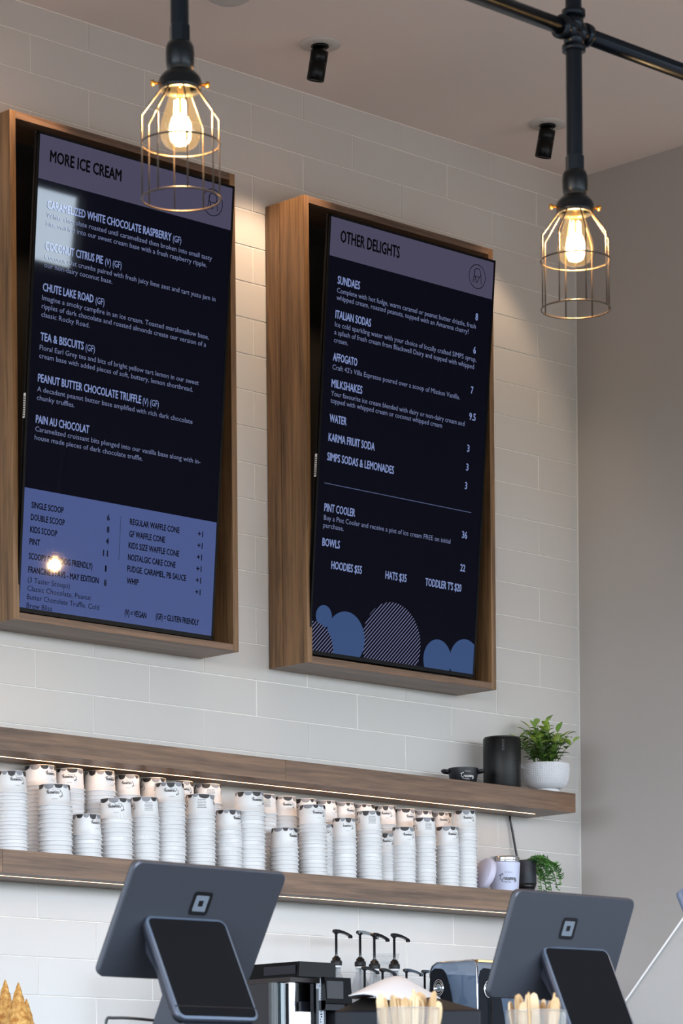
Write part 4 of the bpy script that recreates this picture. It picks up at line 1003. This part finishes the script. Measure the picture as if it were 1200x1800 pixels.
# ------------------------------------------------------------------ coffee machine
Yc = -.45
def pX(x, Y=Yc, y=1750): return onY(x, y, Y).x
def pZ(y, x=525, Y=Yc): return onY(x, y, Y).z
x0 = pX(525); t = empty('coffee_machine', (x0, Yc, BC)); tag(t, 'black and chrome coffee machine behind the left payment terminal', 'coffee machine')
B = Vector((x0, Yc, BC))
def lb(a, b_, m, name, bev=0, lab=None, par=None):
    return MB().box(Vector(a) - B, Vector(b_) - B, bev).build(name, m, par or t, lab)
GLB = mat('gloss_black', lin('#08080b'), rough=.3, spec=.12); GREYP = mat('grey_panel', lin('#2c2c33'), rough=.45, spec=.2)
hz0, hz1 = pZ(1716), pZ(1689.5)
hd = MB(); xa, xb = x0, pX(590)
hd.prism([(xa, hz0), (xb, hz0), (xb, hz1 - .004), (xb - .01, hz1), (xa + .004, hz1)], lambda u, v, w_: (u - B.x, w_ - B.y, v - B.z), Yc, Yc + .24)
hd.build('bean_hood', GLB, t)
lb((xa - .0004, Yc + .012, hz0 + .008), (xa - .0002, Yc + .14, hz1 - .010), GREYP, 'side_inset')
lb((xa - .012, Yc + .02, hz0 - .014), (xb + .01, Yc + .235, hz0 - .001), mat('brown_black', lin('#2b2424'), rough=.5), 'top_plate')
yb0 = Yc + .035
lb((xa - .010, Yc + .10, BC + .02), (xb, Yc + .235, hz0 - .014), mat('machine_dark', lin('#26262c'), rough=.4), 'rear_body')
xm0, xm1 = pX(508, yb0), pX(548, yb0)
lb((xm0, yb0, BC + .02), (xm1, yb0 + .02, hz0 - .015), CHROME, 'mirror_panel', .001)
lb((xm1, yb0 - .006, BC + .02), (xm1 + .010, yb0 + .05, hz0 - .015), GLB, 'black_post')
for px, r, mm, nm in ((503, .0075, CHROME, 'chrome_column'), (495, .010, mat('teal_glass', lin('#22434a'), rough=.1, spec=.7), 'glass_column'), (480, .013, mat('machine_grey', lin('#4b4f52'), rough=.4), 'grey_column')):
    MB().lathe([(r, .02), (r, hz0 - .016 - BC)], (pX(px, yb0 + .03) - B.x, yb0 + .03 - B.y, 0), 20).build(nm, mm, t)
# angled white fascia with black edge, control head
fx0, fx1 = pX(553, yb0), pX(572, yb0 - .03)
fa = MB(); fa.prism([(fx0, yb0 - .004), (fx1, yb0 - .030), (fx1, yb0 + .0), (fx0, yb0 + .02)], lambda u, v, w_: (u - B.x, v - B.y, w_ - B.z), BC + .02, pZ(1717, 560)); fa.build('side_fascia', mat('pale_fascia', lin('#b7bcc8'), rough=.2), t)
mk = MB(); rnd = random.Random(2)
dxy = Vector((fx1 - fx0, -.026, 0)); nrm_ = Vector((-.026, -(fx1 - fx0), 0)).normalized()
for (s0, s1, za, zb_) in ((.0, .30, 1798, 1735), (.82, 1.0, 1800, 1719)):
    a = Vector((fx0, yb0 - .004, 0)) + dxy * s0 + nrm_ * .0006 - B; b_ = Vector((fx0, yb0 - .004, 0)) + dxy * s1 + nrm_ * .0006 - B
    mk.add([(a.x, a.y, pZ(za) - BC), (b_.x, b_.y, pZ(za) - BC), (b_.x, b_.y, pZ(zb_) - BC), (a.x, a.y, pZ(zb_) - BC)], [(0, 1, 2, 3)])
for k in range(16):
    s0 = rnd.uniform(.38, .60); za = 1724 + k * 4.6; a = Vector((fx0, yb0 - .004, 0)) + dxy * s0 + nrm_ * .0006 - B; b_ = a + dxy * rnd.uniform(.08, .22)
    mk.add([(a.x, a.y, pZ(za + 2.6) - BC), (b_.x, b_.y, pZ(za + 2.6) - BC), (b_.x, b_.y, pZ(za) - BC), (a.x, a.y, pZ(za) - BC)], [(0, 1, 2, 3)])
mk.build('fascia_print', mat('navy_print', lin('#161d2b'), rough=.3), t)
cx0, cx1, yc_ = pX(573, Yc - .03), pX(604, Yc - .03), Yc - .03
MB().prism([(pZ(1716), 0), (pZ(1716), .014), (pZ(1762), .020), (pZ(1774), .014), (pZ(1774), 0)], lambda z, d_, w_: (w_ - B.x, yc_ + .020 - d_ - B.y, z - B.z), cx0, pX(619, yc_)).build('control_head', GLB, t)
lb((pX(575, yc_), yc_ - .0006, pZ(1754)), (pX(603, yc_), yc_ + .012, pZ(1723)), mat('control_screen', lin('#45464a'), rough=.45, spec=.2), 'control_screen')
lb((pX(573, yc_), yc_ + .001, pZ(1775)), (pX(606, yc_), yc_ + .03, pZ(1757)), GREYP, 'control_drawer', .001)
lb((pX(594, -.46), -.46, BC + .02), (pX(617, -.46), Yc + .2, hz0 - .015), mat('machine_dark', None), 'brew_body')
for px in (601, 607): MB().lathe([(.005, .03), (.005, pZ(1775) - BC)], (pX(px, yc_ + .02) - B.x, yc_ + .02 - B.y, 0), 14).build('chrome_spout', CHROME, t)
lb((xa - .02, Yc - .02, BC), (pX(622), Yc + .235, BC + .02), BLK, 'drip_tray')

# ------------------------------------------------------------------ curved glass case
Yg = -.50; gx = onY(838, 1700, Yg).x; zt = onY(838, 1687.5, Yg).z
t = empty('glass_display_case', (gx, Yg, BC)); tag(t, 'curved tinted glass case with chrome rings behind the right terminal', 'display case')
GLS = thin_glass('case_glass', (.66, .72, .80, 1), 1.0, .03); DK = mat('case_dark', lin('#171a22'), rough=.5, spec=.12)
Hc = zt - BC; Dp = .19; Wd = .34
sideprof = [(0, 0), (0, Hc - .02), (.004, Hc - .008), (.012, Hc), (Dp - .03, Hc), (Dp - .012, Hc - .008), (Dp - .002, Hc - .024), (Dp, Hc - .045), (Dp, 0)]
for x_, nm in ((0, 'end_glass'), (Wd, 'end_glass')):
    MB().prism(sideprof, lambda u, v, w_: (w_, u, v), x_, x_ + .003).build(nm, GLS, t)
    MB().tube([(x_, u, v) for u, v in sideprof[:-1]] + [(x_, Dp, .02)], .0028, 8).build('chrome_edge', CHROME, t)
fg = MB(); n = len(sideprof)
fg.add([(.003, u, v) for u, v in sideprof] + [(Wd, u, v) for u, v in sideprof], [(i, i + 1, n + i + 1, n + i) for i in range(n - 1)], 0, True); fg.build('curved_glass', GLS, t)
MB().box((.002, -.004, Hc - .006), (Wd, .010, Hc + .002), .001).build('bronze_rail', mat('bronze_rail', lin('#b9946a'), rough=.25, metal=1), t)
# dark end cheeks with a curved front edge: one on the side, one on the front
def cheek(m3, w_, h0):
    P = [(0, 0)] + [(0, h0 - .03), (.006, h0 - .012), (.02, h0 - .004)]
    for k in range(11):
        s = k / 10; P.append((.045 + (w_ - .045) * s, h0 - .006 - (h0 * .66) * s ** 2.1))
    P.append((w_ + .004, 0)); return P
P = cheek(None, .125, Hc - .012)
MB().prism([(Dp - .004 - u, v) for u, v in P], lambda u, v, w_: (w_, u, v), -.0035, -.001).build('dark_cheek', DK, t)
MB().prism([(.006 + u, v) for u, v in cheek(None, .135, Hc - .018)], lambda u, v, w_: (u, w_, v), -.0035, -.001).build('dark_cheek', DK, t)
def ring_at(M_):
    for r in (.024, .018, .011):
        MB().tube([M_ @ Vector((r * .78 * math.cos(a), r * math.sin(a), .002)) for a in [2 * PI * k / 28 for k in range(28)]], .0019, 6, closed=True).build('chrome_ring', CHROME, t)
    MB().lathe([(0, .0035), (.009, .003), (.010, 0)], n=20, M=M_).build('ring_boss', mat('pale_blue_steel', lin('#9fb2c0'), rough=.2, metal=.8), t)
zr1 = onY(776, 1737, Yg + .15).z - BC; dy1 = Dp - .042
ring_at(frame_M(Vector((-.0035, dy1, zr1)), Vector((0, -1, 0)), Vector((0, 0, 1)), Vector((-1, 0, 0))))
rx = onY(856, 1739, Yg).x - gx; zr2 = onY(856, 1739, Yg).z - BC
ring_at(frame_M(Vector((rx, -.0035, zr2)), Vector((1, 0, 0)), Vector((0, 0, 1)), Vector((0, -1, 0))))
MB().box((.0, 0, 0), (Wd, Dp, .02)).build('case_base', BLK, t)
MB().box((.02, .02, .10), (Wd - .01, Dp - .01, .104)).build('glass_shelf', GLS, t)
MB().box((.02, Dp - .012, .02), (Wd - .01, Dp - .006, Hc - .03)).build('rear_panel', mat('case_rear', lin('#8b939c'), rough=.35), t)
MB().tube([(rx + .006, -.010, zr2 - .012), (rx + .0045, -.010, .02)], .002, 8).build('door_rod', BLK, t)

# ------------------------------------------------------------------ low black box with sloped lid, napkin
dN = 5.22; cN = CAM + ray(717, 1776) * dN; BW = 256 / F * dN; hw = BW / 2; hh = cN.z - OC; Yn = cN.y
t = empty('black_box', (cN.x, cN.y, OC)); t.rotation_euler = (0, 0, -YAW); tag(t, 'low black box with a sloped lid on the counter between the terminals', 'box')
MB().box((-hw, 0, 0), (hw, .13, hh), .003).build('box_body', mat('box_black', lin('#191a20'), rough=.5, spec=.2), t)
o1 = [(-hw + .002, .002), (hw - .002, .002), (hw - .002, .128), (-hw + .002, .128)]; o2 = [(-hw + .045, .05), (hw - .075, .05), (hw - .075, .10), (-hw + .045, .10)]
MB().add([(x, y, hh) for x, y in o1] + [(x, y, hh + .024) for x, y in o2], [(4, 5, 6, 7), (0, 1, 5, 4), (1, 2, 6, 5), (2, 3, 7, 6), (3, 0, 4, 7), (3, 2, 1, 0)]).build('sloped_lid', mat('lid_brown_black', lin('#2e2825'), rough=.6, spec=.2), t)
boxtop = OC + hh + .024
Yk = Yn + .05
def K(x, y, dy=0): return onY(x, y, Yk + dy)
rows = [[K(611, 1751, -.02), K(640, 1744, -.03), K(665, 1752, -.05), K(700, 1762, -.06), K(740, 1762, -.05), K(775, 1757, -.02)],
        [K(612, 1750, 0), K(645, 1735, -.02), K(672, 1729, -.03), K(708, 1738, -.04), K(745, 1745, -.03), K(774, 1755, 0)],
        [K(613, 1749.5, .03), K(650, 1730, .02), K(688, 1712, .01), K(712, 1716, .01), K(745, 1735, .02), K(773, 1753, .03)],
        [K(614, 1752, .06), K(655, 1733, .05), K(698, 1709, .04), K(715, 1718, .04), K(742, 1738, .05), K(770, 1755, .06)],
        [K(620, 1758, .07), K(660, 1750, .07), K(695, 1745, .06), K(718, 1748, .06), K(742, 1753, .07), K(768, 1759, .08)]]
nb = MB(); vs = [p for r in rows for p in r]; fs = [(r * 6 + q, r * 6 + q + 1, r * 6 + q + 7, r * 6 + q + 6) for r in range(4) for q in range(5)]
org = Vector((vs[14].x, vs[14].y, boxtop)); nb.add([p - org for p in vs], fs, 0, True)
o = nb.build('paper_napkin', mat('napkin_white', lin('#c3c3c8'), rough=.8)); o.location = org; tag(o, 'crumpled white paper napkin lying on the low black box', 'napkin')
mo = o.modifiers.new('s', 'SUBSURF'); mo.levels = 1; mo.render_levels = 1; ms = o.modifiers.new('t', 'SOLIDIFY'); ms.thickness = .0012

# ------------------------------------------------------------------ fluted cups of wooden sticks
WDS = mat('pale_birch', lin('#c49f72'), rough=.6, noise=(30, .12)); WDS2 = mat('light_birch', lin('#d8b98f'), rough=.6, noise=(30, .12))
FLT = thin_glass('fluted_plastic', (.90, .90, .90, 1), 1.2, .15, milk=.12)
def stick_mesh(m):
    P = [(-.0032, 0), (.0032, 0), (.0028, .05), (.0050, .085), (.0056, .10), (.0050, .112), (.0030, .119), (0, .121), (-.0030, .119), (-.0050, .112), (-.0056, .10), (-.0050, .085), (-.0028, .05)]
    return MB().prism(P, lambda u, v, w_: (u, w_, v), -.0009, .0009).mesh('wooden_stick', m)
SM = [stick_mesh(WDS), stick_mesh(WDS2)]
def stick_cup(px, yrim, wpx, Y, n, which, seed):
    p = onY(px, yrim, Y); d = (p - CAM).dot(FW); R = wpx / F * d / 2; H = p.z - LZ; rnd = random.Random(seed)
    t = empty('fluted_cup', (p.x, Y, LZ)); tag(t, f'clear fluted cup of wooden sticks, {which}', 'cup')
    mb = MB(); N = 72; vs = []; fs = []; prof = [(R * .86, 0), (R * .93, H * .5), (R * .99, H * .97), (R, H)]
    for r, z in prof:
        for i in range(N):
            rr = r + (.0011 if i % 2 else 0) * (0 if z == H else 1); a = 2 * PI * i / N; vs.append((rr * math.cos(a), rr * math.sin(a), z))
    for j in range(3):
        for i in range(N): fs.append((j * N + i, j * N + (i + 1) % N, (j + 1) * N + (i + 1) % N, (j + 1) * N + i))
    mb.add(vs, fs).build('cup_wall', FLT, t)
    MB().lathe([(0, .001), (R * .85, .001), (R * .85, .004), (0, .004)], n=36).build('cup_bottom', FLT, t)
    MB().tube([((R + .0003) * math.cos(2 * PI * k / 48), (R + .0003) * math.sin(2 * PI * k / 48), H) for k in range(48)], .0009, 6, closed=True).build('cup_rim', FLT, t)
    for k in range(n):
        a = rnd.uniform(0, 2 * PI); q = rnd.uniform(.1, .80) ** .7; b0 = Vector((R * .6 * q * math.cos(a), R * .6 * q * math.sin(a), .006))
        ln = Vector((math.cos(a) * .20 * q, math.sin(a) * .20 * q, 1)).normalized(); az = rnd.uniform(0, PI); x = Vector((math.cos(az), math.sin(az), 0)); x = (x - ln * x.dot(ln)).normalized(); y = ln.cross(x)
        o = bpy.data.objects.new('wooden_stick', rnd.choice(SM)); COL.objects.link(o); s = (H + rnd.uniform(.004, .019)) / .121 / ln.z
        o.matrix_world = frame_M(Vector((p.x, Y, LZ)) + b0, x * 1.35, y * 1.35, ln * s)
        tag(o, f'pale wooden stick with a rounded tip in the {which.split(" in front")[0]} cup', 'stick', f'wooden sticks in the {which.split(" in front")[0]} cup')
stick_cup(717, 1773, 108, -3.72, 34, 'left fluted in front of the napkin', 4)
stick_cup(942, 1777, 105, -3.80, 26, 'right fluted in front of the right terminal', 9)

# ------------------------------------------------------------------ waffle cones on a riser
WF = bpy.data.materials.new('waffle'); WF.use_nodes = True; nt = WF.node_tree; b__ = nt.nodes['Principled BSDF']; b__.inputs['Roughness'].default_value = .6
t_ = nt.nodes.new('ShaderNodeTexCoord'); n_ = nt.nodes.new('ShaderNodeTexNoise'); n_.inputs['Scale'].default_value = 90; n_.inputs['Detail'].default_value = 5; nt.links.new(t_.outputs['Object'], n_.inputs['Vector'])
r__ = nt.nodes.new('ShaderNodeValToRGB'); r__.color_ramp.elements[0].position = .35; r__.color_ramp.elements[0].color = lin('#a8691f'); r__.color_ramp.elements[1].position = .7; r__.color_ramp.elements[1].color = lin('#e3b467')
nt.links.new(n_.outputs['Fac'], r__.inputs[0]); nt.links.new(r__.outputs[0], b__.inputs[0])
def cone_mesh(R, H, seed):
    mb = MB(); N = 40; Mr = 34; vs = []; fs = []
    for j in range(Mr + 1):
        s = j / Mr; z = H * (1 - s)
        for i in range(N):
            a = 2 * PI * i / N; r = .0012 + R * s
            # the wafer is rolled: one step spiralling round, with pressed ridges
            step = .0016 * ((a / (2 * PI) + s * 1.1 + seed) % 1)
            rid = .0010 * (.5 + .5 * math.cos((a * 5 + s * 34))) + .0008 * (.5 + .5 * math.cos((a * 5 - s * 34)))
            r += (step + rid) * min(1, s * 6); vs.append((r * math.cos(a), r * math.sin(a), z))
    for j in range(Mr):
        for i in range(N): fs.append((j * N + i, j * N + (i + 1) % N, (j + 1) * N + (i + 1) % N, (j + 1) * N + i))
    mb.add(vs, fs, 0, True); return mb.mesh('waffle_cone', WF)
Yo = -.42
for px, py, R_, dy, lab in ((9, 1722, .038, 0.0, 'golden waffle cone pointing up at the left photo edge'), (32, 1727, .040, -.09, 'golden waffle cone pointing up, middle of the three'), (46.5, 1756, .037, -.01, 'shortest golden waffle cone, nearest the tiles on the right')):
    p = onY(px, py, Yo + dy); H = .145
    o = bpy.data.objects.new('waffle_cone', cone_mesh(R_, H, px)); COL.objects.link(o); o.location = (p.x, Yo + dy, p.z - H); tag(o, lab, 'cone', 'waffle cones at the lower left')
    rs = empty('cone_riser', (p.x, Yo + dy, BC)); tag(rs, {9: 'black riser under the leftmost cone', 32: 'black riser under the middle cone', 46.5: 'black riser under the shortest cone'}[px], 'riser')
    MB().lathe([(0, 0), (.030, 0), (.030, .004), (.008, .006), (.008, p.z - H - BC - .004), (.034, p.z - H - BC - .003), (.034, p.z - H - BC - .0005), (0, p.z - H - BC - .0005)], n=24).build('riser_post', BLK, rs)

# ------------------------------------------------------------------ acrylic end panel of the counter guard
gX = -2.9
t = empty('counter_guard', (gX, -2.85, OC)); tag(t, 'clear acrylic counter guard panel with bright slanted edge at lower right', 'guard')
A_ = onX(1102, 1760, gX); B_ = onX(1200, 1620, gX); dd = (B_ - A_) / (B_.z - A_.z)
lo = A_ + dd * (OC - A_.z + .0005); hi = A_ + dd * (1.62 - A_.z)
poly = [(lo.y + 2.85, .0005), (hi.y + 2.85, hi.z - OC), (-.28, hi.z - OC), (-.28, .0005)]
MB().prism(poly, lambda u, v, w_: (w_, u, v), -.003, .003).build('acrylic_sheet', thin_glass('acrylic', (.93, .93, .93, 1), 2.5, .10, milk=.06), t)
e0 = Vector((0, lo.y + 2.85, .001)); e1 = Vector((0, hi.y + 2.85, hi.z - OC))
MB().prism([(e0.y, e0.z), (e1.y, e1.z), (e1.y + .0055, e1.z), (e0.y + .0055, e0.z)], lambda u, v, w_: (w_, u, v), -.003, .003).build('polished_edge', mat('edge_white', lin('#e6e8ea'), rough=.3), t)
